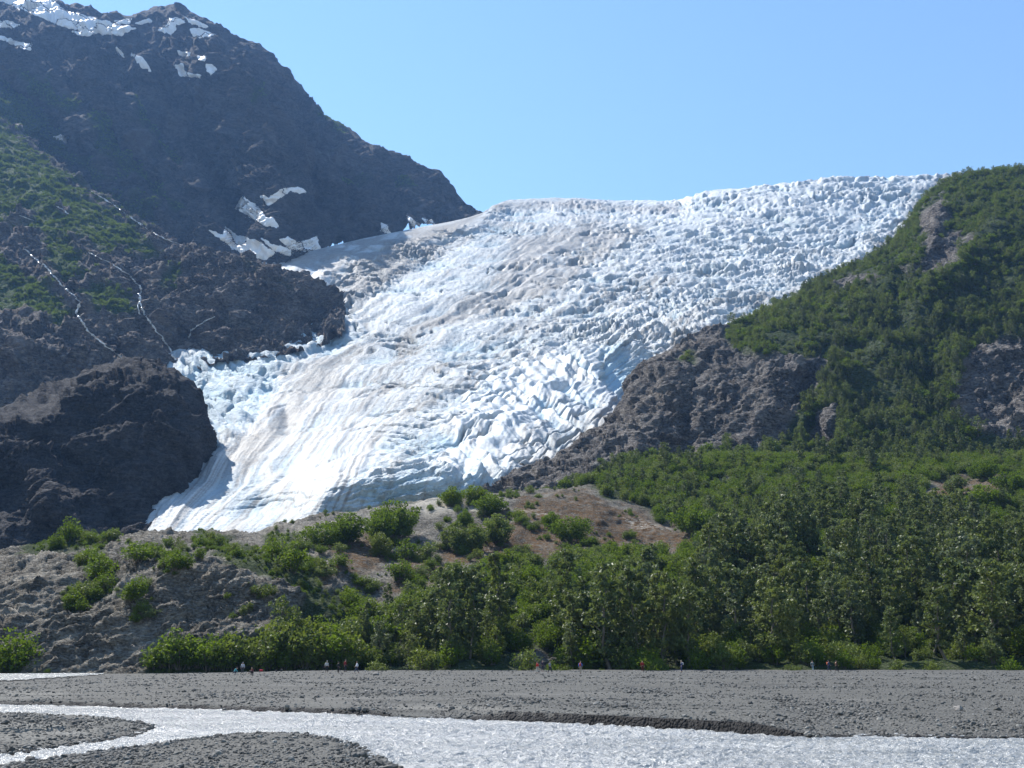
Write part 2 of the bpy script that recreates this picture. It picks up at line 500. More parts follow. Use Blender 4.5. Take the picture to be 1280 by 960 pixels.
# ---- left mountain
def build_mountain():
    px = np.linspace(-330, 640, 430)
    m0 = [(-330,420,1250),(0,400,1300),(200,360,1350),(300,338,1380),(345,330,1425),(400,318,1600),(450,306,1700),(520,292,1820),(600,276,1990),(640,270,2100)]
    m1 = [(-330,250,1480),(0,230,1510),(100,260,1460),(200,280,1450),(260,262,1530),(300,258,1590),(345,262,1600),(400,280,1720),(450,280,1815),(520,275,1915),(600,270,2010),(640,266,2150)]
    m2 = [(-330,90,1640),(0,130,1640),(100,165,1560),(200,200,1560),(300,200,1650),(345,200,1710),(400,215,1860),(450,235,1930),(520,248,2010),(600,268.6,2030),(640,265,2200)]
    m3 = [(-330,0,1780),(0,50,1760),(100,75,1690),(200,90,1690),(300,110,1790),(345,130,1900),(400,175,2050),(450,205,2010),(520,226,2070),(600,267.8,2050),(640,264,2250)]
    m4 = [(-330,-130,2200),(-100,-60,2100),(0,-22,2140),(60,0,2090),(110,14,2060),(150,24,2020),(172,17,2020),(192,9,2020),(215,9,2020),(245,20,2010),(290,45,2060),(335,68,2150),(365,100,2240),(385,130,2260),(410,148,2240),(440,165,2200),(480,190,2125),(520,206,2140),(545,218,2145),(565,240,2140),(585,258,2135),(600,267,2130),(640,263,2300)]
    back = lambda row: [(x, y, d * (1 + 0.13 * float(sstep(345, 180, x)))) for x, y, d in row]
    m0, m1, m2, m3, m4 = [back(r) for r in (m0, m1, m2, m3, m4)]
    PX, PY, D, v = sheet_grid([m0, m1, m2, m3, m4, behind(m4, 22, 220)], px, 1.45)
    # ribs and gullies: leading edges of buttresses come forward, gullies go back
    ribs = [([(60,40),(120,110),(165,165),(235,265),(265,300)], 20, 70), ([(0,60),(60,120),(110,175),(170,250),(215,295)], 18, 80),
            ([(265,70),(300,140),(330,180),(350,235)], 26, 60), ([(390,150),(420,195),(450,230),(470,270)], 22, 60), ([(340,235),(345,270),(345,300)], 18, 50),
            ([(150,30),(200,110),(230,180),(250,230)], 14, 50), ([(480,195),(510,235),(530,270)], 14, 40), ([(-120,40),(-40,110),(30,160)], 22, 80)]
    gul = [([(200,110),(260,190),(290,260),(300,300)], 14, 50), ([(365,130),(385,200),(395,260)], 14, 45), ([(120,60),(170,130),(200,190)], 10, 40)]
    for pts, w, a in ribs: D = D - a * np.exp(-(line_dist(PX, PY, pts) / w) ** 2) * sstep(5.0, 3.9, v)[:, None]
    for pts, w, a in gul: D = D + a * np.exp(-(line_dist(PX, PY, pts) / w) ** 2) * sstep(5.0, 3.9, v)[:, None]
    W = P(PX, PY, D)
    N = grid_normals(W)
    fade = sstep(4.6, 3.2, v)[:, None] * 0.8 + 0.2
    fade = fade * (0.35 + 0.65 * sstep(620, 520, PX))
    q = W * np.array([1, 1, 0.45])
    q2 = np.stack([W[..., 0] + 0.35 * W[..., 2], W[..., 1] * 0.6, W[..., 2] * 0.22], -1)
    h = fbm(q, 150, 3, ridged=True) * 26 * fade + fbm(q2, 95, 4, 0.55, ridged='billow', off=15) * 25 * fade + (facets(W, 75) * 20 + facets(W, 28, 5.0) * 7) * fade * sstep(4.25, 3.3, v)[:, None] + fbm(W, 55, 5, 0.55, ridged=True, off=9.1) * 6.5 * fade + fbm(W, 16, 3, 0.6) * 2.6 - joints(W, 60) * 4.5 * fade
    h += (ledges(W, 42, (0.35, 0.1), 0.8, 120) * 6 + ledges(W, 15, (0.35, 0.1), 0.9, 45, 3.0) * 1.5) * fade
    W = W + N * h[..., None]
    nz = fbm(W, 30, 4)
    veg = poly_mask(PX, PY, [[(28,92),(60,112),(92,140),(84,143),(50,122)], [(160,136),(185,150),(210,180),(230,206),(222,208),(200,190),(165,150)],
        [(104,155),(140,178),(178,208),(232,262),(224,266),(180,232),(130,200)], [(30,153),(60,165),(82,178),(70,182),(40,170)], [(84,184),(120,200),(142,225),(125,225),(90,200)],
        [(111,222),(150,240),(200,276),(190,282),(150,262),(110,232)], [(307,118),(322,112),(328,124),(312,130)], [(420,222),(440,218),(455,230),(430,232)], [(470,210),(500,222),(515,240),(490,236)], [(395,140),(415,152),(440,170),(425,172),(400,156)], [(0,80),(60,150),(110,215),(60,190),(0,150)]], 5, nz, 10)
    veg = np.clip(veg + sstep(0.25, 0.6, fbm(W, 120, 4, off=4.4)) * 0.35 * sstep(0.2, 0.7, N[..., 2]), 0, 1)
    moss = sstep(0.0, 0.5, fbm(W, 90, 4, off=2.2)) * sstep(200, 60, PY) * 0.35
    pale = sstep(0.25, 0.6, fbm(W, 60, 4, off=6.2)) * 0.22 + sstep(0.05, 0.45, fbm(np.stack([q2[..., 0], q2[..., 1], q2[..., 2] * 0.6], -1), 26, 4, 0.6, off=66)) * 0.45
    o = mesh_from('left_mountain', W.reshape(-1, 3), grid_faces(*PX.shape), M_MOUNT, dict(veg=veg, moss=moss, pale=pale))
    tag(o, 'dark rocky mountain with snow patches left of the glacier', kind='structure')
    register(o)
    return dict(W=W, PX=PX, PY=PY, veg=veg, N=N)

# ---- green spur under the mountain
SPUR_GREEN = [[(-300,60),(0,152),(40,188),(100,238),(150,275),(205,318),(180,326),(115,312),(60,300),(30,280),(-300,290)],
    [(-300,320),(0,320),(40,345),(78,378),(88,400),(60,404),(0,395),(-300,390)], [(60,296),(95,312),(98,340),(80,352),(60,335)], [(106,344),(135,358),(165,388),(150,396),(120,390),(108,368)], [(200,345),(225,348),(222,356),(205,356)]]
SPUR_ROCK = [[(20,262),(45,270),(42,282),(25,278)], [(-20,300),(10,300),(55,345),(62,365),(40,352),(0,328)], [(85,296),(110,300),(125,318),(100,312)], [(72,258),(86,266),(84,272),(70,264)]]
def build_spur():
    px = np.linspace(-330, 432, 380)
    s0 = [(-330,560,760),(0,560,780),(100,540,800),(200,500,850),(260,470,925),(350,455,940),(432,420,1030)]
    s1 = [(-330,470,800),(0,470,820),(100,460,855),(200,450,915),(230,446,975),(300,436,985),(350,428,1008),(400,397,1128),(432,388,1180)]
    s2 = [(-330,380,930),(0,385,935),(100,388,955),(200,392,1010),(300,388,1045),(350,378,1085),(400,381,1142),(432,386.5,1195)]
    s3 = [(-330,270,1180),(0,285,1160),(100,310,1130),(200,338,1120),(300,350,1115),(350,353,1110),(405,374,1160),(432,386,1208)]
    s4 = [(-330,30,1800),(-100,105,1720),(0,150,1640),(50,190,1530),(100,230,1430),(170,282,1310),(230,309,1235),(300,327,1205),(340,337,1180),(380,350,1185),(408,370,1190),(432,387,1225)]
    PX, PY, D, v = sheet_grid([s0, s1, s2, s3, s4, behind(s4, 25, 130)], px, 1.45)
    ribs = [([(0,200),(60,250),(110,300),(150,340)], 16, 30), ([(255,340),(290,352),(300,400)], 22, 26), ([(150,345),(150,390),(160,420)], 12, 20), ([(330,345),(370,380),(390,400)], 16, 20), ([(0,420),(60,425),(110,450)], 20, 30), ([(230,400),(255,412),(270,430)], 14, 16)]
    gul = [([(74,354),(100,378),(95,392),(110,415),(130,432),(158,452)], 9, 18), ([(141,331),(176,361),(183,398),(222,455)], 9, 18), ([(115,240),(190,290),(235,308)], 9, 22), ([(33,314),(74,354)], 7, 14), ([(268,380),(236,420)], 8, 14)]
    ok = sstep(5.0, 3.9, v)[:, None]
    for pts, w, a in ribs: D = D - a * np.exp(-(line_dist(PX, PY, pts) / w) ** 2) * ok
    for pts, w, a in gul: D = D + a * np.exp(-(line_dist(PX, PY, pts) / w) ** 2) * ok
    W = P(PX, PY, D); N = grid_normals(W)
    fade = sstep(4.6, 3.2, v)[:, None] * 0.75 + 0.25
    nz = fbm(W, 30, 4)
    green = poly_mask(PX, PY, SPUR_GREEN, 6, nz, 22) * (1 - poly_mask(PX, PY, SPUR_ROCK, 3, nz, 6))
    rough = 1 - 0.6 * green
    h = fbm(W, 70, 4, ridged=True) * 11 * fade * rough + fbm(W, 24, 5, 0.6, ridged=True, off=3.1) * 5 * rough + fbm(W, 7, 2) * 1.3 - joints(W, 26) * 2.5 * rough + (facets(W, 34) * 13 + facets(W, 12, 5.0) * 5) * rough
    h += (ledges(W, 22, (0.25, 0.1), 0.8, 70) * 6 + ledges(W, 8, (0.25, 0.1), 0.9, 25, 3.0) * 2.5) * rough
    W = W + N * h[..., None]
    veg = np.clip(green + 0.35 * sstep(0.15, 0.5, fbm(W, 60, 4, off=5)) * sstep(450, 330, PY), 0, 1)
    moss = 0.3 * sstep(0.1, 0.5, fbm(W, 50, 3, off=8)) 
    pale = 0.35 * sstep(0.2, 0.5, fbm(W, 40, 4, off=12))
    o = mesh_from('green_spur', W.reshape(-1, 3), grid_faces(*PX.shape), M_SPUR, dict(veg=veg, moss=moss, pale=pale))
    tag(o, 'lower mountain spur with green slopes and wet rock ledges beside the ice', kind='structure')
    register(o)
    return dict(W=W, PX=PX, PY=PY, veg=green, N=N)

# ---- dark rock bluff left of the ice tongue
def build_bluff():
    px = np.linspace(-330, 274, 330)
    k0 = [(-330,770,440),(0,730,450),(100,705,465),(200,685,495),(250,660,540),(274,620,570)]
    k1 = [(-330,690,470),(0,672,480),(100,664,495),(180,657,516),(220,628,548),(250,598,590),(262,580,615),(274,572,640)]
    k2 = [(-330,610,520),(0,600,530),(100,580,535),(200,560,550),(240,552,578),(256,550,612),(263,560,640),(274,566,670)]
    k3 = [(-330,550,580),(0,540,575),(60,520,575),(150,490,580),(200,487,588),(235,502,606),(250,524,625),(261,547,650),(274,563,690)]
    k4 = [(-330,535,650),(0,514,660),(60,490,660),(120,465,655),(160,456,655),(195,459,655),(230,472,655),(245,490,655),(253,512,660),(262,540,672),(274,560,710)]
    PX, PY, D, v = sheet_grid([k0, k1, k2, k3, k4, behind(k4, 25, 60)], px, 1.5)
    ok = sstep(5.0, 3.9, v)[:, None]
    for pts, w, a in [([(0,545),(40,590),(70,640)], 22, 22), ([(110,480),(60,520),(0,560)], 14, 10), ([(60,560),(130,610),(150,660)], 16, -12)]:
        D = D - a * np.exp(-(line_dist(PX, PY, pts) / w) ** 2) * ok
    W = P(PX, PY, D); N = grid_normals(W)
    fade = sstep(4.5, 3.6, v)[:, None] * 0.7 + 0.3
    h = fbm(W, 45, 4, ridged=True) * 4 * fade + fbm(W, 14, 5, 0.62, ridged=True, off=3.1) * 1.6 * fade + fbm(W, 4, 3, 0.6) * 0.8 - joints(W, 17) * 1.4 * fade + (facets(W, 30) * 9 + facets(W, 11, 5.0) * 2.6) * fade
    h += (ledges(W, 16, (-0.4, 0.1), 0.8, 50) * 2.2 + ledges(W, 6, (-0.4, 0.1), 0.9, 20, 3.0) * 1.3) * fade
    W = W + N * h[..., None]
    z = np.zeros(PX.shape)
    pale = 0.15 * sstep(0.1, 0.5, fbm(W, 22, 4, off=12)) * sstep(0.35, 0.75, N[..., 2])
    o = mesh_from('dark_bluff', W.reshape(-1, 3), grid_faces(*PX.shape), M_KNOB, dict(veg=z, moss=z, pale=pale))
    tag(o, 'dark rounded rock bluff in shade left of the ice tongue', kind='structure')
    register(o)

# ---- glacier
FLOW = [[(600,268),(500,300),(430,352),(385,405),(310,440),(225,462),(255,540),(175,672)],
        [(690,262),(600,330),(520,385),(410,440),(345,500),(290,580),(200,685)],
        [(790,262),(700,330),(600,390),(480,460),(400,560),(300,690)],
        [(900,245),(800,335),(680,415),(560,500),(460,570),(420,690)],
        [(1020,230),(920,325),(800,398),(690,470),(600,545),(545,660)],
        [(1120,224),(1020,325),(900,388),(790,432),(740,480),(690,545),(650,640)],
        [(1200,222),(1110,310),(1000,372),(900,412),(800,470),(775,510),(720,600)]]
def flow_coords():
    xy, s, t = [], [], []
    for k, l in enumerate(FLOW):
        l = np.array(l, float)
        a = np.concatenate([[0], np.cumsum(np.linalg.norm(np.diff(l, axis=0), axis=1))])
        u = np.linspace(0, a[-1], 11)
        x = np.interp(u, a, l[:, 0]); y = np.interp(u, a, l[:, 1])
        xy += list(zip(x, y)); s += list(u / a[-1]); t += [k] * 11
    xy = np.array(xy) / 400.0
    d = np.linalg.norm(xy[:, None] - xy[None], axis=-1)
    K = np.where(d > 0, d * d * np.log(d + 1e-9), 0)
    n = len(xy)
    Pm = np.concatenate([np.ones((n, 1)), xy], 1)
    A = np.zeros((n + 3, n + 3)); A[:n, :n] = K + np.eye(n) * 0.004; A[:n, n:] = Pm; A[n:, :n] = Pm.T
    b = np.zeros((n + 3, 2)); b[:n, 0] = s; b[:n, 1] = t
    c = np.linalg.solve(A, b)
    def ev(px, py):
        q = np.stack([px.ravel(), py.ravel()], 1) / 400.0
        out = np.zeros((len(q), 2))
        for i in range(0, len(q), 40000):
            e = q[i:i + 40000]
            d = np.linalg.norm(e[:, None] - xy[None], axis=-1)
            K = d * d * np.log(d + 1e-9)
            out[i:i + 40000] = K @ c[:n] + c[n] + e @ c[n + 1:]
        return out[:, 0].reshape(px.shape), out[:, 1].reshape(px.shape)
    return ev

def upsample(c, nr, nc):
    r = np.linspace(0, c.shape[0] - 1, nr); q = np.linspace(0, c.shape[1] - 1, nc)
    i = np.clip(r.astype(int), 0, c.shape[0] - 2); j = np.clip(q.astype(int), 0, c.shape[1] - 2)
    fr = (r - i)[:, None]; fc = (q - j)[None]
    return (c[i][:, j] * (1 - fr) * (1 - fc) + c[i + 1][:, j] * fr * (1 - fc) + c[i][:, j + 1] * (1 - fr) * fc + c[i + 1][:, j + 1] * fr * fc)

def build_glacier():
    px = np.linspace(140, 1290, 800)
    g0 = [(140,735,430),(180,706,430),(300,700,432),(370,690,440),(420,668,491),(560,650,501),(640,628,510),(720,600,520),(1330,600,520)]
    g1 = [(140,720,478),(165,692,484),(185,664,492),(220,648,497),(300,648,498),(360,640,505),(420,612,500),(520,598,510),(600,600,520),(660,580,550),(740,570,590),(1330,570,600)]
    g2 = [(140,560,640),(300,560,645),(420,545,640),(540,535,640),(640,525,670),(740,510,730),(800,500,790),(1330,500,800)]
    g3 = [(140,455,915),(300,450,930),(600,440,940),(800,430,980),(1330,430,990)]
    g4 = [(140,382,1200),(300,372,1235),(350,364,1275),(450,352,1340),(600,346,1370),(800,340,1390),(1330,340,1390)]
    g5 = [(140,356,1330),(300,346,1355),(350,338,1400),(450,318,1510),(520,304,1630),(600,290,1730),(700,281,1810),(850,278,1780),(1000,272,1740),(1330,270,1740)]
    g6 = [(140,335,1440),(300,331,1445),(350,322,1490),(400,311,1560),(450,299,1650),(520,285,1760),(600,267,1920),(618,256,2150),(640,250,2350),(700,248,2500),(780,251,2500),(838,251,2350),(870,243,2180),(930,236,2110),(1000,228,2080),(1050,223,2080),(1130,221,2100),(1180,220,2120),(1330,214,2160)]
    PX, PY, D, v = sheet_grid([g0, g1, g2, g3, g4, g5, g6, [(a, b + (60 if a <= 600 else 12), c + (60 if a <= 600 else 300)) for a, b, c in g6]], px, 1.05)
    ev = flow_coords()
    cs = [upsample(a, *PX.shape) for a in ev(PX[::6, ::6], PY[::6, ::6])]
    # the decimated grid does not end on the last row/column: stretch error is under a pixel
    S, T = cs
    B = lambda pts, soft: poly_mask(PX, PY, [pts], soft)
    # large forms
    bulge = lambda cx, cy, rx, ry: np.exp(-((PX - cx) / rx) ** 2 - ((PY - cy) / ry) ** 2)
    D = D - 14 * bulge(770, 410, 60, 40) + 42 * B([(750,430),(815,415),(825,520),(780,506),(765,494),(752,474)], 2.5) * sstep(425, 478, PY)
    D = D + 15 * bulge(358, 522, 9, 13) - 7 * bulge(333, 520, 9, 22) + 16 * bulge(330, 632, 26, 14) - 8 * bulge(395, 630, 26, 24)
    D = D - 14 * np.exp(-(line_dist(PX, PY, [(400,352),(470,322),(540,296),(600,278)]) / 9) ** 2) + 16 * np.exp(-(line_dist(PX, PY, [(420,392),(470,365),(520,340),(580,300)]) / 10) ** 2)
    W = P(PX, PY, D); N = grid_normals(W)
    SS = S * 1500.0; TT = T * 95.0
    nz = fbm(W, 60, 3)
    warp = nz * 26
    upper = sstep(345, 300, PY - 0.12 * (PX - 640)) * sstep(600, 820, PX)
    rightm = sstep(560, 760, PX + (PY - 340) * 0.9) 
    lobe = sstep(0, 1, poly_mask(PX, PY, [[(590,470),(700,440),(760,440),(800,520),(720,590),(640,620),(540,590),(560,530)]], 40))
    leftband = B([(400,335),(470,318),(600,262),(700,250),(860,245),(900,262),(760,285),(640,290),(540,320),(480,375),(400,372)], 10)
    smoothL = B([(330,330),(400,312),(440,330),(420,370),(360,365)], 14)
    tongue = poly_mask(PX, PY, [[(160,680),(262,560),(340,470),(420,450),(480,520),(470,580),(400,640),(300,690)]], 40)
    fan = B([(560,400),(620,350),(640,300),(760,280),(800,290),(740,330),(690,350),(600,395)], 20)
    h = np.zeros(PX.shape)
    # each zone of the ice has its own break-up
    patch = 0.2 + 1.15 * sstep(-0.35, 0.5, fbm(W, 120, 3, off=51))
    C = B([(480,470),(560,400),(700,350),(800,350),(860,390),(760,440),(700,480),(600,500)], 45)
    calm = (1 - 0.95 * smoothL) * (1 - 0.95 * tongue) * (1 - 0.85 * fan) * (1 - 0.88 * lobe)
    def steps(L, lat, seed, ragged):
        """Ice broken into treads and steep down-glacier faces, ragged across the flow."""
        wv = fbm(np.stack([SS / (L * 3.0), TT / lat, 0 * SS + seed], -1), 1.0, 4, 0.6)
        t = SS / L + wv * ragged
        f = t - np.floor(t)
        cell = perlin(np.stack([np.floor(t) * 3.7, TT / (lat * 0.6), 0 * SS + seed], -1))
        return np.where(f < 0.78, f / 0.78 - 0.5, 0.5 - (f - 0.78) / 0.22) * (0.35 + 1.3 * sstep(-0.3, 0.35, cell))
    h += steps(40, 90, 1.0, 2.4) * 5.0 * (0.08 + 0.92 * rightm) * patch * calm * (1 - 0.5 * C)
    h += steps(17, 45, 5.0, 2.3) * 3.0 * (0.15 + 0.85 * rightm) * (0.3 + 0.7 * patch) * calm
    h += steps(21, 42, 9.0, 2.8) * 3.6 * np.clip(upper + 0.9 * leftband, 0, 1)
    blk = fbm(W * np.array([0.75, 0.75, 1.4]), 15, 4, 0.6, ridged=True, off=7)
    h += blk * 2.1 * np.clip(0.9 * upper + 0.8 * leftband + 0.12 * rightm, 0, 1.1) * (0.4 + 0.6 * patch)
    h += fbm(W, 6.5, 3, 0.6, ridged=True, off=3) * 0.9 * calm
    # flow lines
    q = np.stack([TT / 8 + warp / 40, SS / 420, 0 * SS], -1)
    st = fbm(q, 1.0, 3, 0.55)
    h += st * 3.0 * np.clip(0.45 + 0.8 * fan, 0, 1.2) * (1 - 0.85 * upper)
    q = np.stack([TT / 42 + warp / 50, SS / 600, 0 * SS + 5], -1)
    h += fbm(q, 1.0, 3, 0.45, ridged='billow') * 4.2 * (1 - upper * 0.7) * (1 - 0.4 * tongue)
    h += fbm(W, 85, 2, off=61) * 8 * (1 - 0.4 * upper)
    # radial crevasse fins of the lower right lobe: run from upper left to lower right
    ang = math.radians(38)
    u = (PX - 640) * math.sin(ang) - (PY - 520) * math.cos(ang)
    w = (PX - 640) * math.cos(ang) + (PY - 520) * math.sin(ang)
    q = np.stack([u / 16 + nz * 0.8, w / 150, 0 * u + 2], -1)
    fin = fbm(q, 1.0, 3, 0.4, ridged=True)
    h += fin * 8.5 * lobe * (0.5 + 0.5 * patch)
    finw = B([(760,400),(830,370),(900,380),(880,420),(790,450)], 25)
    h += fin * 8 * finw
    # narrow transverse crevasses
    c = np.abs(perlin(np.stack([SS / 34 + warp / 18, TT / 150, 0 * SS + 9], -1)))
    gate = sstep(0.0, 0.3, fbm(W, 130, 2, off=31))
    crev = np.exp(-(c / 0.06) ** 2) * gate
    c2 = np.abs(perlin(np.stack([SS / 48 + TT / 70 + warp / 22, TT / 130 - SS / 160, 0 * SS + 19], -1)))
    crev = np.maximum(crev, np.exp(-(c2 / 0.05) ** 2) * sstep(0.05, 0.3, fbm(W, 150, 2, off=37))) * (1 - 0.75 * tongue) * (1 - 0.8 * smoothL)
    h -= 8.0 * crev
    # left margin: blue ribs
    lm = B([(205,455),(260,436),(350,420),(420,395),(440,420),(350,470),(330,520),(270,560),(245,520)], 14)
    h += fbm(np.stack([SS / 40 + nz, TT / 90, 0 * SS + 14], -1), 1.0, 3, 0.45, ridged='billow') * 8 * lm
    near = np.clip(D / 900, 0.55, 1.25)
    h *= near * (0.25 + 0.75 * sstep(0.0, 0.5, v)[:, None])
    h *= 1 - 0.55 * sstep(5.4, 6.0, v)[:, None] * sstep(880, 820, PX)
    h *= 1 - sstep(4.9, 5.7, v)[:, None] * sstep(625, 590, PX)
    W = W + N * h[..., None]
    low = sstep(0.0, -0.8, h / (6.0 * near))
    blue = 0.16 + 0.55 * low + 0.35 * crev + 0.45 * lm + 0.35 * lobe * sstep(0.2, -0.4, fin) + 0.3 * leftband * low
    blue += 0.75 * B([(752,440),(775,432),(796,470),(785,500),(765,490),(750,465)], 8)
    blue += 0.6 * B([(400,612),(520,596),(620,600),(600,632),(480,650),(390,655)], 12) * sstep(-0.3, 0.3, nz + 0.2)
    blue += 0.5 * bulge(325, 632, 30, 18)
    blue += 0.25 * sstep(0.1, 0.5, fbm(W, 45, 3, off=21))
    dq = np.stack([TT / 14 + warp / 18, SS / 170, 0 * SS + 3], -1)
    ds = fbm(dq, 1.0, 4, 0.6)
    fl = fbm(np.stack([TT / 6 + warp / 40, SS / 500, 0 * SS + 23], -1), 1.0, 3, 0.65)
    band = fbm(np.stack([TT / 60 + warp / 60, SS / 900, 0 * SS + 29], -1), 1.0, 2)
    dirt = 0.08 + 0.42 * sstep(0.05, 0.42, fl + 0.5 * band) * (1 - 0.8 * upper) + 0.25 * sstep(0.0, 0.4, ds) * (1 - upper) + 1.05 * fan * sstep(-0.5, 0.35, ds + 0.12)
    dirt += 0.75 * np.exp(-(line_dist(PX, PY, [(760,300),(700,352),(640,372),(560,395),(520,410),(500,430)]) / 7) ** 2) * sstep(-0.4, 0.2, ds + 0.1)
    dirt += 0.8 * B([(335,330),(400,310),(470,298),(560,280),(600,270),(560,300),(500,345),(440,385),(400,380),(350,350)], 10) * sstep(-0.5, 0.1, nz + ds)
    dirt += 0.95 * B([(370,430),(410,440),(420,490),(380,520),(345,560),(290,590),(330,520)], 16) * sstep(-0.4, 0.3, ds)
    dirt += 0.5 * B([(440,400),(560,395),(520,470),(470,540),(400,560),(430,470)], 25) * sstep(0.0, 0.45, ds)
    dirt += 0.4 * B([(640,560),(720,520),(780,500),(760,540),(700,580),(650,605)], 16)
    dirt += 0.5 * np.exp(-(line_dist(PX, PY, [(620,258),(700,255),(800,262),(850,262)]) / 6) ** 2)
    dirt += 0.35 * B([(800,420),(900,380),(1000,350),(1100,300),(1130,290),(1050,380),(900,430),(820,460)], 20) * sstep(-0.2, 0.4, nz)
    dirt += 0.22 * sstep(0.1, 0.5, ds) + 0.22 * sstep(0.15, 0.5, fbm(W, 30, 4, off=41))
    thin = np.exp(-(perlin(np.stack([TT / 11 + warp / 22, SS / 260, 0 * SS + 13], -1)) / 0.05) ** 2) * sstep(-0.1, 0.3, fbm(W, 90, 2, off=45))
    dirt += 0.45 * thin * (1 - upper) + 0.5 * crev
    edge = np.minimum(line_dist(PX, PY, [(640,602),(700,574),(745,544),(776,518),(786,484),(803,458),(850,431),(920,408),(1000,375),(1040,348),(1092,324),(1130,292),(1148,262),(1180,224)]), 60)
    dirt += 0.75 * np.exp(-(edge / (7 + 5 * nz)) ** 2) + 0.25 * np.exp(-(edge / 22) ** 2) * sstep(-0.2, 0.3, nz)
    foot = line_dist(PX, PY, [(150,676),(190,668),(300,670),(360,657),(400,647),(480,635),(540,628),(650,612)])
    dirt += 0.22 * tongue + 0.3 * sstep(0.05, 0.4, fl) * tongue
    dirt += 0.4 * np.exp(-(foot / 5) ** 2) * sstep(-0.4, 0.3, nz)
    dirt *= 1 - 0.6 * lm
    o = mesh_from('glacier', W.reshape(-1, 3), grid_faces(*PX.shape), M_ICE, dict(rough=np.clip(0.25 + 0.75 * calm - 0.3 * rightm, 0.15, 1), blue=np.clip(blue, 0, 0.95), dirt=np.clip(dirt * 1.2, 0, 0.95)))
    tag(o, 'broad white and blue crevassed glacier tongue pouring down the valley', kind='structure')
    register(o)

# ---- right hillside
HILL_ROCK = [[(590,640),(630,585),(690,555),(735,525),(764,505),(770,470),(792,445),(845,415),(905,400),(918,432),(990,445),(1040,450),(1030,480),(1000,500),(985,540),(970,565),(880,565),(800,575),(720,605),(650,640)],
    [(1040,356),(1090,330),(1110,338),(1100,352),(1050,366)], [(1140,300),(1155,262),(1176,245),(1190,270),(1172,310),(1140,345),(1125,340)], [(1150,340),(1165,300),(1190,290),(1215,300),(1180,345)], [(1190,500),(1205,440),(1240,430),(1300,425),(1300,560),(1230,550),(1185,520)],
    [(1010,560),(1020,520),(1045,515),(1040,560)]]
HILL_TUFT = [[(905,425),(925,412),(1000,420),(1040,448),(1000,452),(930,445)], [(1060,350),(1130,300),(1160,290),(1150,330),(1100,345)], [(1175,222),(1200,212),(1230,225),(1195,240)], [(845,450),(870,440),(868,460)]]
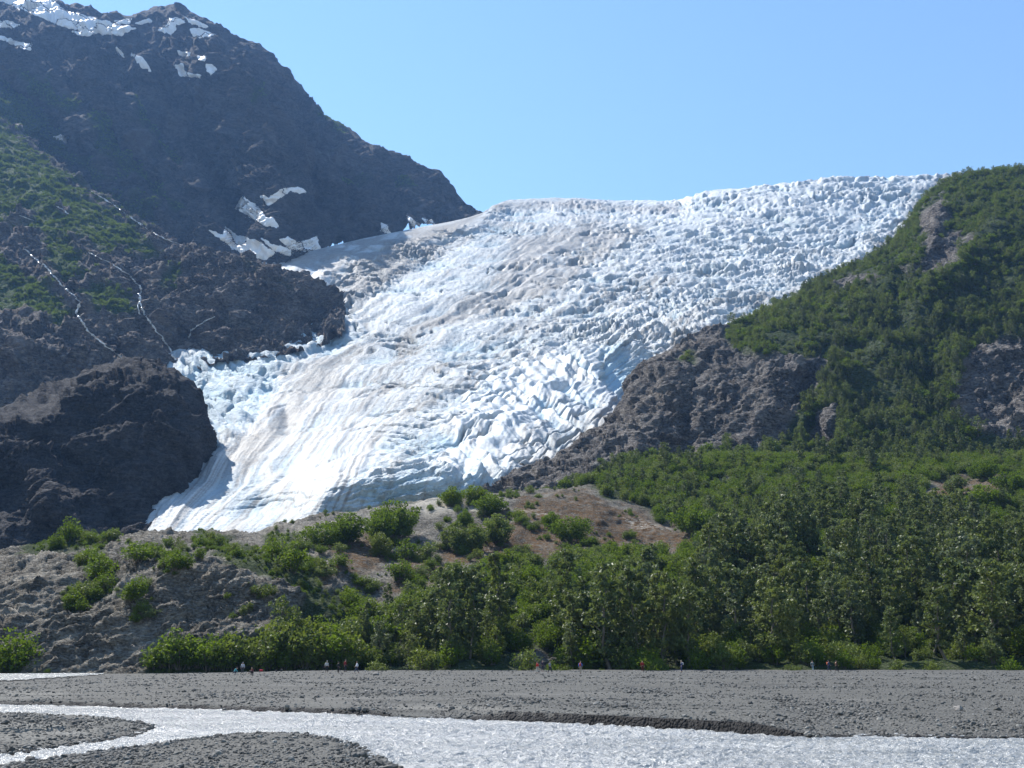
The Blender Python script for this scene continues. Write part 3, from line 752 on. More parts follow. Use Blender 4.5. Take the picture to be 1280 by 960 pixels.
def build_hill():
    px = np.linspace(600, 1560, 500)
    r0 = [(600,645,440),(700,628,450),(800,612,470),(950,604,490),(1280,604,495),(1600,590,495)]
    r1 = [(600,634,470),(640,612,490),(700,590,505),(760,570,522),(850,562,548),(950,562,545),(1050,548,535),(1280,545,530),(1600,530,525)]
    r2 = [(600,628,490),(640,604,512),(700,579,545),(740,552,575),(780,527,595),(850,503,592),(950,497,592),(1050,480,590),(1200,470,590),(1280,465,585),(1600,435,580)]
    r3 = [(600,626,510),(640,602,540),(700,575,585),(740,547,615),(775,521,635),(790,481,652),(850,452,652),(950,437,652),(1050,420,650),(1200,400,650),(1280,390,645),(1600,350,640)]
    r4 = [(600,625,520),(640,601,560),(700,573,612),(745,543,645),(775,517,665),(784,485,692),(801,460,702),(850,432,718),(920,410,735),(1000,388,735),(1050,372,730),(1120,352,725),(1200,322,725),(1280,310,720),(1600,250,715)]
    r5 = [(600,624.5,530),(640,600,570),(700,572,622),(745,542,655),(775,516,676),(784,484,702),(801,459,714),(850,431,735),(920,409,765),(980,383,800),(1040,348,830),(1090,325,850),(1130,293,870),(1146,268,890),(1160,249,900),(1180,232,910),(1205,223,912),(1230,218,915),(1280,215,920),(1400,190,920),(1600,150,920)]
    PX, PY, D, v = sheet_grid([r0, r1, r2, r3, r4, r5, behind(r5, 25, 110)], px, 1.45)
    ok = sstep(5.9, 4.9, v)[:, None]
    for pts, w, a in [([(1175,260),(1160,310),(1115,350)], 14, 26), ([(1125,350),(1120,400),(1060,440)], 16, -24), ([(1280,260),(1200,330),(1130,390),(1060,440)], 22, 18), ([(1030,440),(1010,490),(1020,540)], 14, -16), ([(1000,560),(1005,520),(1030,490)], 10, 12),
                      ([(1200,440),(1195,500)], 10, 10), ([(1160,450),(1165,520)], 16, -10), ([(905,420),(870,480),(850,560)], 9, -9), ([(845,440),(830,500),(800,560)], 16, 9), ([(950,440),(960,500),(930,560)], 20, 10)]:
        D = D - a * np.exp(-(line_dist(PX, PY, pts) / w) ** 2) * ok
    W = P(PX, PY, D); N = grid_normals(W)
    fade = sstep(5.4, 4.2, v)[:, None] * 0.7 + 0.3
    nz = fbm(W, 22, 4)
    rock = poly_mask(PX, PY, HILL_ROCK, 5, nz, 14) * (1 - 0.9 * poly_mask(PX, PY, HILL_TUFT, 4, nz, 8))
    q = W @ np.array([[0.8, 0, 0.6], [0, 1, 0], [-0.6, 0, 0.8]]).T * np.array([1, 1, 0.4])
    h = fbm(W, 50, 4, ridged=True) * 5 * fade + fbm(W * np.array([1, 1, 0.4]), 38, 3, ridged='billow', off=19) * 4 * (1 - rock) * fade - joints(W, 15) * 1.8 * rock * fade + (facets(W, 26) * 5 + facets(W, 9, 5.0) * 1.4) * rock * fade + (fbm(q, 16, 5, 0.55, ridged='billow', off=3.1) * 1.9 + fbm(W, 5, 2) * 1.0) * (0.4 + 0.6 * rock) * fade
    h += (ledges(W, 13, (-0.7, 0.1), 0.8, 40) * 3.2 + ledges(W, 5, (-0.7, 0.1), 0.9, 16, 3.0) * 1.3) * rock * fade
    W = W + N * h[..., None]
    veg = np.clip(1 - rock, 0, 1) * 0.95
    moss = 0.25 * sstep(0.1, 0.5, fbm(W, 40, 3, off=8)) * (0.3 + veg)
    pale = 0.5 * sstep(0.15, 0.5, fbm(W, 26, 4, off=12)) * poly_mask(PX, PY, [[(900,440),(1000,440),(1040,460),(980,500),(900,480)], [(700,600),(780,560),(860,560),(860,580)]], 20)
    o = mesh_from('right_hillside', W.reshape(-1, 3), grid_faces(*PX.shape), M_HILL, dict(veg=veg, moss=moss, pale=pale))
    tag(o, 'steep green hillside with grey rock slabs right of the glacier', kind='structure')
    register(o)
    return dict(W=W, PX=PX, PY=PY, veg=1 - rock, N=N)

# ---- near rock knob, moraine hump and wooded bench
NEAR_BARE = [[(-330,660),(0,680),(190,660),(300,664),(380,640),(540,622),(650,608),(710,600),(790,630),(880,680),(880,700),(800,690),(720,700),(640,715),(520,740),(470,760),(420,750),(380,760),(400,800),(330,800),(200,815),(180,848),(-330,848)],
    [(880,600),(915,596),(920,608),(885,616)], [(1145,606),(1200,597),(1250,596),(1270,625),(1210,640),(1160,632)], [(640,836),(668,818),(700,824),(705,840)]]
NEAR_VEG = [[(95,690),(130,690),(148,715),(130,742),(85,762),(80,745),(110,730),(98,710)], [(160,688),(200,686),(198,700),(165,705)], [(200,700),(235,698),(225,716),(205,722)], [(240,665),(275,672),(340,700),(390,705),(400,745),(460,770),(450,800),(380,760),(350,725),(290,712),(250,690)],
    [(330,672),(375,676),(385,718),(355,720),(330,695)], [(60,665),(100,655),(150,668),(130,684),(70,690),(20,700)]]
NEAR_MOSS = [[(640,620),(730,618),(800,645),(880,678),(870,695),(800,680),(700,700),(560,712),(540,690),(600,660),(650,650)], [(420,680),(470,660),(490,700),(440,720),(400,725)], [(500,700),(560,710),(520,745),(490,735)], [(1160,600),(1280,600),(1290,640),(1180,640)]]
def build_near():
    px = np.linspace(-330, 1560, 920)
    r0 = [(-330,849,186),(1600,849,186)]
    r1 = [(-330,770,206),(0,768,202),(100,772,200),(200,768,199),(300,772,201),(370,785,203),(440,803,215),(500,806,222),(620,808,222),(668,822,206),(700,818,215),(760,806,222),(1600,800,222)]
    r2 = [(-330,715,222),(0,720,221),(100,727,221),(170,718,216),(230,706,214),(290,714,215),(350,730,217),(400,756,222),(450,768,240),(500,752,250),(600,747,255),(700,747,255),(800,742,255),(900,738,258),(1100,738,258),(1300,733,258),(1600,725,258)]
    r3 = [(-330,690,250),(0,696,250),(100,694,248),(180,692,245),(230,692,248),(290,695,256),(350,691,277),(400,692,288),(450,692,292),(500,694,300),(600,692,310),(700,692,315),(800,694,315),(900,690,315),(1100,685,315),(1300,680,315),(1600,670,310)]
    r4 = [(-330,705,285),(0,693,287),(60,682,291),(100,674,296),(150,673,300),(190,668,303),(240,669,310),(300,670,322),(360,657,350),(400,647,365),(480,635,380),(540,628,386),(600,622,391),(650,615,393),(700,616,391),(750,625,389),(800,640,386),(860,652,384),(920,640,388),(1100,628,388),(1300,615,388),(1600,595,384)]
    r5 = [(-330,730,330),(0,715,335),(190,690,345),(300,691,365),(400,669,410),(540,649,430),(650,632,440),(700,618,452),(760,600,472),(850,580,482),(950,577,482),(1100,581,482),(1280,575,482),(1600,560,482)]
    PX, PY, D, v = sheet_grid([r0, r1, r2, r3, r4, r5, behind(r5, 25, 80)], px, 1.45)
    W = P(PX, PY, D); N = grid_normals(W)
    nz = fbm(W, 9, 4)
    bare = poly_mask(PX, PY, NEAR_BARE, 6, nz, 16)
    pv = poly_mask(PX, PY, NEAR_VEG, 4, nz, 9)
    veg = np.clip(1 - bare + pv, 0, 1)
    rockk = sstep(460, 380, PX) * (1 - pv)
    ang = math.radians(32)
    Q = W @ np.array([[math.cos(ang), 0, math.sin(ang)], [0, 1, 0], [-math.sin(ang), 0, math.cos(ang)]]).T
    q = Q * np.array([0.42, 0.7, 1.5])
    lift = sstep(0, 0.25, v)[:, None]
    h = fbm(W, 26, 4, ridged=True) * 2.2 + (fbm(q, 6.5, 5, 0.62, ridged='billow', off=3.1) * 1.1 + fbm(q, 1.8, 3, 0.6, ridged='billow') * 0.2) * (0.35 + 0.65 * np.clip(rockk + 0.3 * bare, 0, 1))
    h += (ledges(W, 3.4, (-0.75, 0.15), 0.6, 16) * 0.8 + ledges(W, 1.3, (-0.75, 0.15), 0.8, 6, 3.0) * 0.35 - joints(W, 5.0) * 0.5 + facets(Q * np.array([0.5, 0.8, 1.2]), 5.0) * 0.8 + facets(Q * np.array([0.4, 0.8, 1.3]), 1.9, 5.0) * 0.35) * np.clip(rockk + 0.15 * bare, 0, 1)
    W = W + N * (h * lift)[..., None]
    moss = poly_mask(PX, PY, NEAR_MOSS, 8, nz, 22) + 0.25 * rockk * sstep(0.1, 0.5, fbm(W, 14, 3, off=9)) 
    pale = 0.5 * sstep(0.1, 0.5, fbm(q, 9, 4, off=12)) * rockk
    pale += 0.8 * poly_mask(PX, PY, [[(508,632),(540,626),(572,632),(575,642),(530,646)], [(575,630),(620,626),(630,640),(600,645)], [(780,650),(815,655),(850,668),(800,664)], [(640,640),(700,645),(690,655)]], 4, nz, 6)
    pale += 0.25 * poly_mask(PX, PY, [[(280,668),(400,650),(520,635),(500,660),(400,690),(380,720),(440,740),(430,760),(380,700)]], 10, nz, 20)
    o = mesh_from('moraine_and_bench', W.reshape(-1, 3), grid_faces(*PX.shape), M_NEAR, dict(veg=veg * 0.95, moss=np.clip(moss, 0, 1), pale=np.clip(pale, 0, .8)))
    tag(o, 'low rock knob and moraine hump with a wooded bench behind the gravel flat', kind='structure')
    register(o)
    return dict(W=W, PX=PX, PY=PY, veg=veg, N=N, bare=bare)

# ---- gravel flat, river
def shore(pts, z=0.0):
    p = np.array(pts, float)
    return ground_point(p[:, 0], p[:, 1], z)[:, :2]

def subdiv(p, step=1.5, jit=0.0, seed=1):
    r = np.random.default_rng(seed); out = []
    for a, b in zip(p, np.roll(p, -1, 0)):
        n = max(1, int(np.linalg.norm(b - a) / step))
        for k in range(n): out.append(a + (b - a) * k / n + r.normal(0, jit, 2))
    return np.array(out)

RIVER_TOP = [(-500,874),(-200,877),(0,880),(100,882),(200,885.5),(300,888),(400,891),(440,893),(490,896),(560,897.5),(590,899),(650,901),(700,903),(800,908),(900,914),(1000,921),(1025,923.5),(1032,920),(1140,921),(1280,922.5),(1500,925),(1900,930)]
ISLAND = [(-500,886),(-200,891),(0,895),(100,897),(150,900),(180,904),(198,908),(185,912),(178,917),(150,922),(110,929),(60,936),(0,944),(-200,965),(-500,1010)]
BAR = [(-500,1035),(-200,985),(0,958),(60,951),(100,945),(180,933),(230,926),(275,920),(310,917.5),(360,917.5),(400,920),(435,927),(455,936),(475,947),(500,960),(520,980),(540,1020),(560,1100),(560,1500),(-500,1500)]
FARWATER = [(-500,838.5),(-100,841),(100,841.2),(106,842.5),(70,844.5),(30,847),(0,849),(-200,856),(-500,870)]
def flat_height(x, y):
    """Height of the gravel above the river, wetness (with shade painted on the cut banks) and silt, at world x, y."""
    top = shore(RIVER_TOP)
    far = np.concatenate([top, [[600, 400], [-600, 400]]])
    isl, bar = shore(ISLAND), shore(BAR)
    fw = shore(FARWATER, 0.18)
    q = np.stack([x, y, 0 * x], -1)
    wob = fbm(q, 1.1, 3, 0.55) * 0.22 * np.clip(y / 35, 0.5, 2.0)
    s1 = poly_sd(x, y, far) + wob
    s2 = poly_sd(x, y, isl) + wob
    s3 = poly_sd(x, y, bar) + wob
    s4 = poly_sd(x, y, fw) + wob * 2
    px, _ = proj(np.stack([x, y, 0 * x], -1))
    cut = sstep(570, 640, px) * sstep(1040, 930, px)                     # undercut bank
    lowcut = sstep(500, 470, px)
    k1 = 1 - sstep(2, 14, s1)
    e1 = (0.02 + (0.33 * cut + 0.17 * lowcut) * k1 + 0.18 * (1 - k1)) * sstep(0.0, 0.05, s1) + 0.14 * sstep(0, 5, s1) + 0.25 * sstep(5, 45, s1) - 0.3 * sstep(0, -0.35, s1)
    e1 = e1 + 0.11 * sstep(0.0, 0.18, perlin(np.stack([y / 9 + perlin(q / 14) * 0.7, x / 90, 0 * x], -1)) * 2) * sstep(3, 12, s1)
    e2 = 0.22 * sstep(-0.1, 1.6, s2) + 0.10 * sstep(1.5, 6, s2) - 0.3 * sstep(0, -0.4, s2)
    led = shore([(-500,912),(-200,920),(0,926.5),(50,924),(84,921),(90,915),(60,905),(-200,905),(-500,900)])
    e2 = e2 + 0.16 * sstep(-0.04, 0.1, poly_sd(x, y, led) + wob * 0.3)
    e3 = 0.14 * sstep(-0.1, 1.2, s3) + 0.12 * sstep(1.0, 5, s3) - 0.3 * sstep(0, -0.4, s3)
    z = np.maximum(np.maximum(e1, e2), e3)
    z = z * (1 - 0.9 * sstep(-45, -4, s4))
    z = z * (1 - sstep(-2.0, 0.6, s4)) + 0.05 * sstep(-2.0, 0.6, s4)
    sd = np.maximum(np.maximum(s1, s2), s3)
    wet = sstep(0.5, 0.02, sd) * 0.75 + 0.3 * (cut + lowcut) * sstep(0.22, 0.1, s1) * (s1 > -1) + 0.25 * sstep(1.2, 0.3, s2)  # damp margins; the cut terms also paint undercut shade on the bank faces
    silt = np.clip(poly_mask(px, proj(np.stack([x, y, z], -1))[1], [[(460,884),(560,882),(640,886),(560,888)], [(0,866),(80,866),(75,868),(0,868)]], 2.0), 0, 1) * .7
    return z, wet, silt, sd, s4

def build_flat():
    px = np.linspace(-400, 1690, 600)
    pyr = np.concatenate([np.linspace(1330, 965, 30)[:-1], np.linspace(965, 927, 60)[:-1], np.linspace(927, 895, 160)[:-1], np.linspace(895, 838.2, 95)])
    d = ground_point(np.full(len(pyr), 640.0), pyr, 0.3)[:, 1]
    d = np.concatenate([d[d < 188], np.linspace(188, 250, 14)])
    X = (px[None] - 640) / F * d[:, None] * 1.03
    Y = np.broadcast_to(d[:, None], X.shape).copy()
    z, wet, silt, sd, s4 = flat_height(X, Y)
    q = np.stack([X, Y, 0 * X], -1)
    far = np.clip(Y / 60, 0.6, 1.6)
    z = z + (fbm(q, 0.5, 3, 0.6) * 0.035 + fbm(q, 3.0, 3) * 0.03) * far * sstep(-0.1, 0.3, sd) * (1 - sstep(-3, 0, s4))
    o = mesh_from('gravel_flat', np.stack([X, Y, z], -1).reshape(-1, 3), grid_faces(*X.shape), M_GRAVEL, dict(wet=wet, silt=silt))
    tag(o, 'wide grey gravel outwash flat crossed by the river', kind='structure')
    register(o)
    # river surface with real chop
    pyw = np.concatenate([np.linspace(1330, 965, 40)[:-1], np.linspace(965, 876, 300), np.linspace(875.5, 866, 8)])
    px = np.linspace(-280, 1570, 520)
    d = ground_point(np.full(len(pyw), 640.0), pyw, 0.0)[:, 1]
    X = (px[None] - 640) / F * d[:, None] * 1.03
    Y = np.broadcast_to(d[:, None], X.shape).copy()
    q = np.stack([X, Y, 0 * X], -1)
    z = fbm(q * np.array([1, 1.3, 1]), 1.0, 2, 0.6) * 0.09 + fbm(q * np.array([1, 1.2, 1]), 0.34, 2, 0.5) * 0.125
    z *= 0.7 + 0.6 * sstep(-0.3, 0.4, fbm(q, 7.0, 2))
    o = mesh_from('river', np.stack([X, Y, z - 0.02], -1).reshape(-1, 3), grid_faces(*X.shape), M_WATER)
    tag(o, 'silty glacial river sparkling in the sun', kind='structure')
    fx = np.linspace(-400, 330, 120); fy = np.linspace(880, 838.6, 50)
    d = ground_point(np.full(len(fy), 640.0), fy, 0.17)[:, 1]
    X = (fx[None] - 640) / F * d[:, None] * 1.03
    Y = np.broadcast_to(d[:, None], X.shape)
    q = np.stack([X, Y, 0 * X], -1)
    Z = 0.17 + fbm(q, 0.9, 2) * 0.03
    keep = poly_sd(X, Y, shore(FARWATER, 0.18)) > -2.5
    f = grid_faces(*X.shape); f = f[keep.ravel()[f].any(1)]
    used = np.unique(f); rm = np.zeros(X.size, int); rm[used] = np.arange(len(used))
    o = mesh_from('far_channel', np.stack([X, Y, Z], -1).reshape(-1, 3)[used], rm[f], M_WATER)
    tag(o, 'far bright river channel at the foot of the rock knob', kind='structure')

MT = build_mountain()
SPUR = build_spur()
build_bluff()
build_glacier()
HILL = build_hill()
NEAR = build_near()
build_flat()

# ---------------------------------------------------------------- plants
def tube(path, rad, sides=6):
    path = np.asarray(path, float); rad = np.asarray(rad, float)
    n = len(path)
    tan = np.gradient(path, axis=0); tan /= np.linalg.norm(tan, axis=1, keepdims=True) + 1e-9
    ref = np.array([0.31, 0.95, 0.05])
    a = np.cross(tan, ref); a /= np.linalg.norm(a, axis=1, keepdims=True) + 1e-9
    b = np.cross(tan, a)
    th = np.arange(sides) * 2 * math.pi / sides
    v = path[:, None] + rad[:, None, None] * (np.cos(th)[None, :, None] * a[:, None] + np.sin(th)[None, :, None] * b[:, None])
    i = np.arange(n * sides).reshape(n, sides); j = np.roll(i, -1, 1)
    f = np.stack([i[:-1], j[:-1], j[1:], i[1:]], -1).reshape(-1, 4)
    return v.reshape(-1, 3), f

def join(parts):
    V, Fc, o = [], [], 0
    for v, f in parts:
        V.append(v); Fc.append(f + o); o += len(v)
    return np.concatenate(V), np.concatenate(Fc)

def leaves(centers, size, r, up=0.35, clump=None):
    """One kite-shaped leaf spray per centre; returns verts, faces, tone."""
    n = len(centers)
    d = r.normal(size=(n, 3)); d[:, 2] += up; d /= np.linalg.norm(d, axis=1, keepdims=True)
    t = np.cross(d, r.normal(size=(n, 3))); t /= np.linalg.norm(t, axis=1, keepdims=True)
    b = np.cross(d, t)
    s = (size * r.uniform(0.6, 1.25, n))[:, None]
    v = np.stack([centers - t * s, centers + b * s * 0.55 + d * s * 0.15, centers + t * s, centers - b * s * 0.55 + d * s * 0.15], 1)
    f = np.arange(n * 4).reshape(n, 4)
    tone = r.uniform(0, 1, n) if clump is None else np.clip(clump + r.normal(0, 0.15, n), 0, 1)
    tone = np.repeat(tone, 4)
    return v.reshape(-1, 3), f, tone

def make_cottonwood(seed, h=12.0, spread=0.2, nl=1700):
    r = np.random.default_rng(seed)
    z = np.linspace(0, 1, 9)
    bend = np.cumsum(r.normal(0, 0.018, (9, 2)), 0) * h
    path = np.stack([bend[:, 0], bend[:, 1], z * h * 0.95], 1)
    tr = [tube(path, 0.018 * h * (1 - z * 0.93) + 0.015)]
    cl = []
    nb = 26
    for k in range(nb):
        zf = 0.12 + 0.85 * (k + r.uniform(0, 0.8)) / nb
        base = np.array([np.interp(zf * h, path[:, 2], path[:, 0]), np.interp(zf * h, path[:, 2], path[:, 1]), zf * h])
        prof = (math.sin(math.pi * min(1, (zf + 0.12) / 0.62) / 2) if zf < 0.5 else (1 - ((zf - 0.5) / 0.56) ** 1.35)) ** 0.85
        L = h * spread * max(0.12, prof) * r.uniform(0.55, 1.25)
        az = k * 2.4 + r.normal(0, 0.4)
        dr = np.array([math.cos(az), math.sin(az), r.uniform(0.35, 0.8)])
        tip = base + dr * L
        mid = base + dr * L * 0.5 + np.array([0, 0, L * 0.1])
        tr.append(tube([base, mid, tip], [0.005 * h * (1 - zf * 0.7), 0.003 * h * (1 - zf * .6), 0.01], 4))
        for q in (0.55, 0.9, 1.05):
            cl.append((base + dr * L * q + r.normal(0, 0.12 * L + 0.1, 3), 0.32 + 0.19 * L))
    w = np.array([c[1] ** 1.5 for c in cl]); w /= w.sum()
    pick = r.choice(len(cl), nl, p=w)
    cc = np.array([c[0] for c in cl])[pick]; rr = np.array([c[1] for c in cl])[pick]
    g = r.normal(size=(nl, 3)); g /= np.linalg.norm(g, axis=1, keepdims=True)
    cen = cc + g * (rr * r.uniform(0.35, 1.0, nl))[:, None] * np.array([1, 1, 0.85])
    cen[:, 2] = np.clip(cen[:, 2], 0.05 * h, None)
    cen = np.concatenate([cen, path[-1] + r.normal(0, 0.18, (25, 3)) + np.array([0, 0, 0.3])])
    ct = r.uniform(0, 1, len(cl))
    v, f, t = leaves(cen, 0.27 * (h / 12) ** 0.6, r, clump=np.concatenate([ct[pick], np.full(25, 0.6)]))
    return tr[0], (v, f, t), join(tr[1:])

def make_shrub(seed, h=3.2, w=4.2, nl=900, size=0.19):
    r = np.random.default_rng(seed)
    st, cl = [], []
    for k in range(15):
        az = k * 2.4 + r.normal(0, 0.3); rad = w * 0.5 * math.sqrt((k + 0.5) / 15) * r.uniform(0.7, 1.05)
        top = np.array([math.cos(az) * rad, math.sin(az) * rad, h * (1 - 0.55 * (rad / (w * 0.5)) ** 2) * r.uniform(0.65, 1.0)])
        b = np.array([math.cos(az), math.sin(az), 0]) * rad * 0.2
        b[2] = -0.4
        mid = (b + top) / 2 + np.array([0, 0, h * 0.1])
        st.append(tube([b, mid, top], [0.05, 0.035, 0.012], 4))
        for q in (0.45, 0.75, 1.0):
            p = b + (top - b) * q + r.normal(0, 0.15, 3)
            cl.append((p, 0.42 + 0.1 * w * r.uniform(0.6, 1.3)))
    ww = np.array([c[1] for c in cl]); ww /= ww.sum()
    pick = r.choice(len(cl), nl, p=ww)
    cc = np.array([c[0] for c in cl])[pick]; rr = np.array([c[1] for c in cl])[pick]
    g = r.normal(size=(nl, 3)); g /= np.linalg.norm(g, axis=1, keepdims=True)
    cen = cc + g * (rr * r.uniform(0.45, 1.0, nl))[:, None] * np.array([1, 1, 0.8])
    cen[:, 2] = np.maximum(cen[:, 2], r.uniform(-0.3, 0.3, nl))
    ct = r.uniform(0, 1, len(cl))
    v, f, t = leaves(cen, size, r, 0.5, clump=ct[pick])
    return join(st), (v, f, t), None

def mesh_only(name, v, f, mat, attrs=None, smooth=False, fmats=None):
    o = mesh_from(name, v, f, mat, attrs, smooth, fmats=fmats)
    me = o.data
    bpy.data.objects.remove(o)
    return me

LEAFM = {'c': M_LEAF_C, 'a': M_LEAF_A, 'w': M_LEAF_W}
PROTO = {}          # key -> (wood mesh, leaf mesh, joined mesh, height)
def proto(key, built, lm, h):
    (tv, tf), (v, f, t), limbs = built
    wood = mesh_only('wood', tv, tf, M_BARK, smooth=True)
    leaf = mesh_only('leaf_mass', v, f, LEAFM[lm], dict(tone=t))
    lmesh = mesh_only('limbs', *limbs, M_BARK, smooth=True) if limbs else None
    if limbs: tv, tf = join([(tv, tf), limbs])
    jv, jf = join([(tv, tf), (v, f)])
    both = mesh_only('plant', jv, jf, [M_BARK, LEAFM[lm]], dict(tone=np.concatenate([np.zeros(len(tv)), t])),
                     fmats=np.concatenate([np.zeros(len(tf), int), np.ones(len(f), int)]))
    PROTO[key] = (wood, leaf, both, h, lmesh)
for k in range(5): proto('c%d' % k, make_cottonwood(20 + k, 12.0, (0.17, 0.14, 0.19, 0.155, 0.22)[k], (1900, 1500, 2100, 1700, 2300)[k]), 'c', 12.0)
for k in range(3): proto('a%d' % k, make_shrub(40 + k, 3.2, (4.2, 5.0, 3.8)[k], 1100), 'a', 3.2)
for k in range(3): proto('w%d' % k, make_shrub(60 + k, 3.6, (3.4, 4.2, 3.0)[k], 900), 'w', 3.6)
for k in range(2): proto('t%d' % k, make_cottonwood(80 + k, 6.0, 0.26, 900), 'w', 6.0)
for k in range(3): proto('f%d' % k, make_shrub(90 + k, 3.0, (4.4, 5.2, 4.0)[k], 520, 0.27), 'a', 3.0)
for k in range(3): proto('b%d' % k, make_shrub(110 + k, 7.0, (10.0, 11.5, 8.5)[k], 4200, 0.27), 'aaw'[k], 7.0)      # for far slopes

def plant(name, key, loc, scale, rz, wood='trunk', leaf='crown', sx=1.0):
    o = empty(name, loc, rz)
    o.scale = (scale * sx, scale * sx, scale)
    for nm, me in ((wood, PROTO[key][0]), (leaf, PROTO[key][1])):
        c = bpy.data.objects.new(nm, me); COL.objects.link(c); c.parent = o
        if nm == 'trunk' and PROTO[key][4]:
            g = bpy.data.objects.new('limbs', PROTO[key][4]); COL.objects.link(g); g.parent = c
    return o

# ---- instanced masses (what nobody could count)
def mass(name, pts, keys, scales, label, cat, sx=None, meshes=None, rots=None):
    pts = np.asarray(pts, np.float32)
    n = len(pts)
    me = bpy.data.meshes.new(name + '_points')
    me.vertices.add(n); me.vertices.foreach_set('co', pts.ravel())
    idx = RNG.integers(0, len(keys if meshes is None else meshes), n)
    for an, typ, val in (('pick', 'INT', idx.astype(np.int32)), ):
        a = me.attributes.new(an, typ, 'POINT'); a.data.foreach_set('value', val)
    s3 = np.stack([scales, scales, scales], 1).astype(np.float32)
    if sx is not None: s3 *= np.asarray(sx, np.float32)
    a = me.attributes.new('size', 'FLOAT_VECTOR', 'POINT'); a.data.foreach_set('vector', s3.ravel())
    if rots is None:
        rots = np.zeros((n, 3), np.float32); rots[:, 2] = RNG.uniform(0, 6.28, n)
    a = me.attributes.new('turn', 'FLOAT_VECTOR', 'POINT'); a.data.foreach_set('vector', rots.astype(np.float32).ravel())
    ob = bpy.data.objects.new(name, me); COL.objects.link(ob)
    coll = bpy.data.collections.new(name + '_kinds')
    for i, k in enumerate(keys if meshes is None else meshes):
        po = bpy.data.objects.new('%s_kind_%02d' % (name, i), PROTO[k][2] if meshes is None else k)
        coll.objects.link(po)
    g = bpy.data.node_groups.new(name + '_scatter', 'GeometryNodeTree')
    g.interface.new_socket('Geometry', in_out='INPUT', socket_type='NodeSocketGeometry')
    g.interface.new_socket('Geometry', in_out='OUTPUT', socket_type='NodeSocketGeometry')
    gi = g.nodes.new('NodeGroupInput'); go = g.nodes.new('NodeGroupOutput')
    ci = g.nodes.new('GeometryNodeCollectionInfo'); ci.inputs['Collection'].default_value = coll
    ci.inputs['Separate Children'].default_value = True; ci.inputs['Reset Children'].default_value = True
    ip = g.nodes.new('GeometryNodeInstanceOnPoints'); ip.inputs['Pick Instance'].default_value = True
    def nat(nm, dt):
        a = g.nodes.new('GeometryNodeInputNamedAttribute'); a.data_type = dt; a.inputs['Name'].default_value = nm
        return a.outputs['Attribute']
    e2r = g.nodes.new('FunctionNodeEulerToRotation')
    g.links.new(nat('turn', 'FLOAT_VECTOR'), e2r.inputs[0])
    g.links.new(gi.outputs[0], ip.inputs['Points']); g.links.new(ci.outputs[0], ip.inputs['Instance'])
    g.links.new(nat('pick', 'INT'), ip.inputs['Instance Index'])
    g.links.new(e2r.outputs[0], ip.inputs['Rotation'])
    g.links.new(nat('size', 'FLOAT_VECTOR'), ip.inputs['Scale'])
    g.links.new(ip.outputs[0], go.inputs[0])
    md = ob.modifiers.new('scatter', 'NODES'); md.node_group = g
    return tag(ob, label, cat, kind='stuff')

def sample_sheet(sh, weight, n):
    """Random points on a sheet, weighted per cell by world area times weight."""
    W = sh['W']
    a = np.linalg.norm(np.cross(W[:-1, 1:] - W[:-1, :-1], W[1:, :-1] - W[:-1, :-1]), axis=-1) * weight[:-1, :-1]
    p = a.ravel() / a.sum()
    i = RNG.choice(p.size, n, p=p)
    r, c = np.unravel_index(i, a.shape)
    u, v = RNG.random(n)[:, None], RNG.random(n)[:, None]
    q = W[r, c] * (1 - u) * (1 - v) + W[r, c + 1] * u * (1 - v) + W[r + 1, c] * (1 - u) * v + W[r + 1, c + 1] * u * v
    return q, sh['PX'][r, c], sh['PY'][r, c]

# left spur and mountain ledges
w = SPUR['veg'] ** 1.5 * sstep(-0.25, 0.25, fbm(SPUR['W'], 26, 3, off=71))
q, qx, qy = sample_sheet(SPUR, w, 15000)
mass('spur_alder_scrub', q, ['f0', 'f1', 'f2'], RNG.uniform(0.5, 1.5, len(q)), 'low green alder scrub covering the left spur', 'scrub')
w = np.clip(MT['veg'] - 0.3, 0, 1) * (MT['PY'] < 330)
q, qx, qy = sample_sheet(MT, w, 5000)
mass('ledge_scrub', q, ['f0', 'f1', 'f2'], RNG.uniform(0.5, 1.4, len(q)), 'thin green scrub on ledges of the dark mountain', 'scrub')
# right hillside
vis = (HILL['PX'] < 1420)
thin = sstep(-0.25, 0.1, fbm(HILL['W'], 30, 3, off=33)) * 0.85 + 0.15
w = np.clip(HILL['veg'] - 0.25, 0, 1) * vis * thin
q, qx, qy = sample_sheet(HILL, w, 20000)
mass('hillside_alder_thicket', q, ['f0', 'f1', 'f2', 'a0', 'w1', 'w2', 't0', 't1'], (0.28 + 1.3 * RNG.random(len(q)) ** 2) * (0.75 + 0.6 * sstep(-0.2, 0.3, fbm(q, 18, 2, off=6))), 'dense alder thicket clothing the steep right hillside', 'thicket')
low = w * sstep(300, 440, HILL['PY']) * sstep(960, 1060, HILL['PX'])
q, qx, qy = sample_sheet(HILL, low, 1700)
mass('hillside_wood', q, ['c0', 'c1', 'c3', 't0', 't1'], RNG.uniform(0.5, 0.95, len(q)), 'distant cottonwood trees mixed into the right hillside thicket', 'wood')

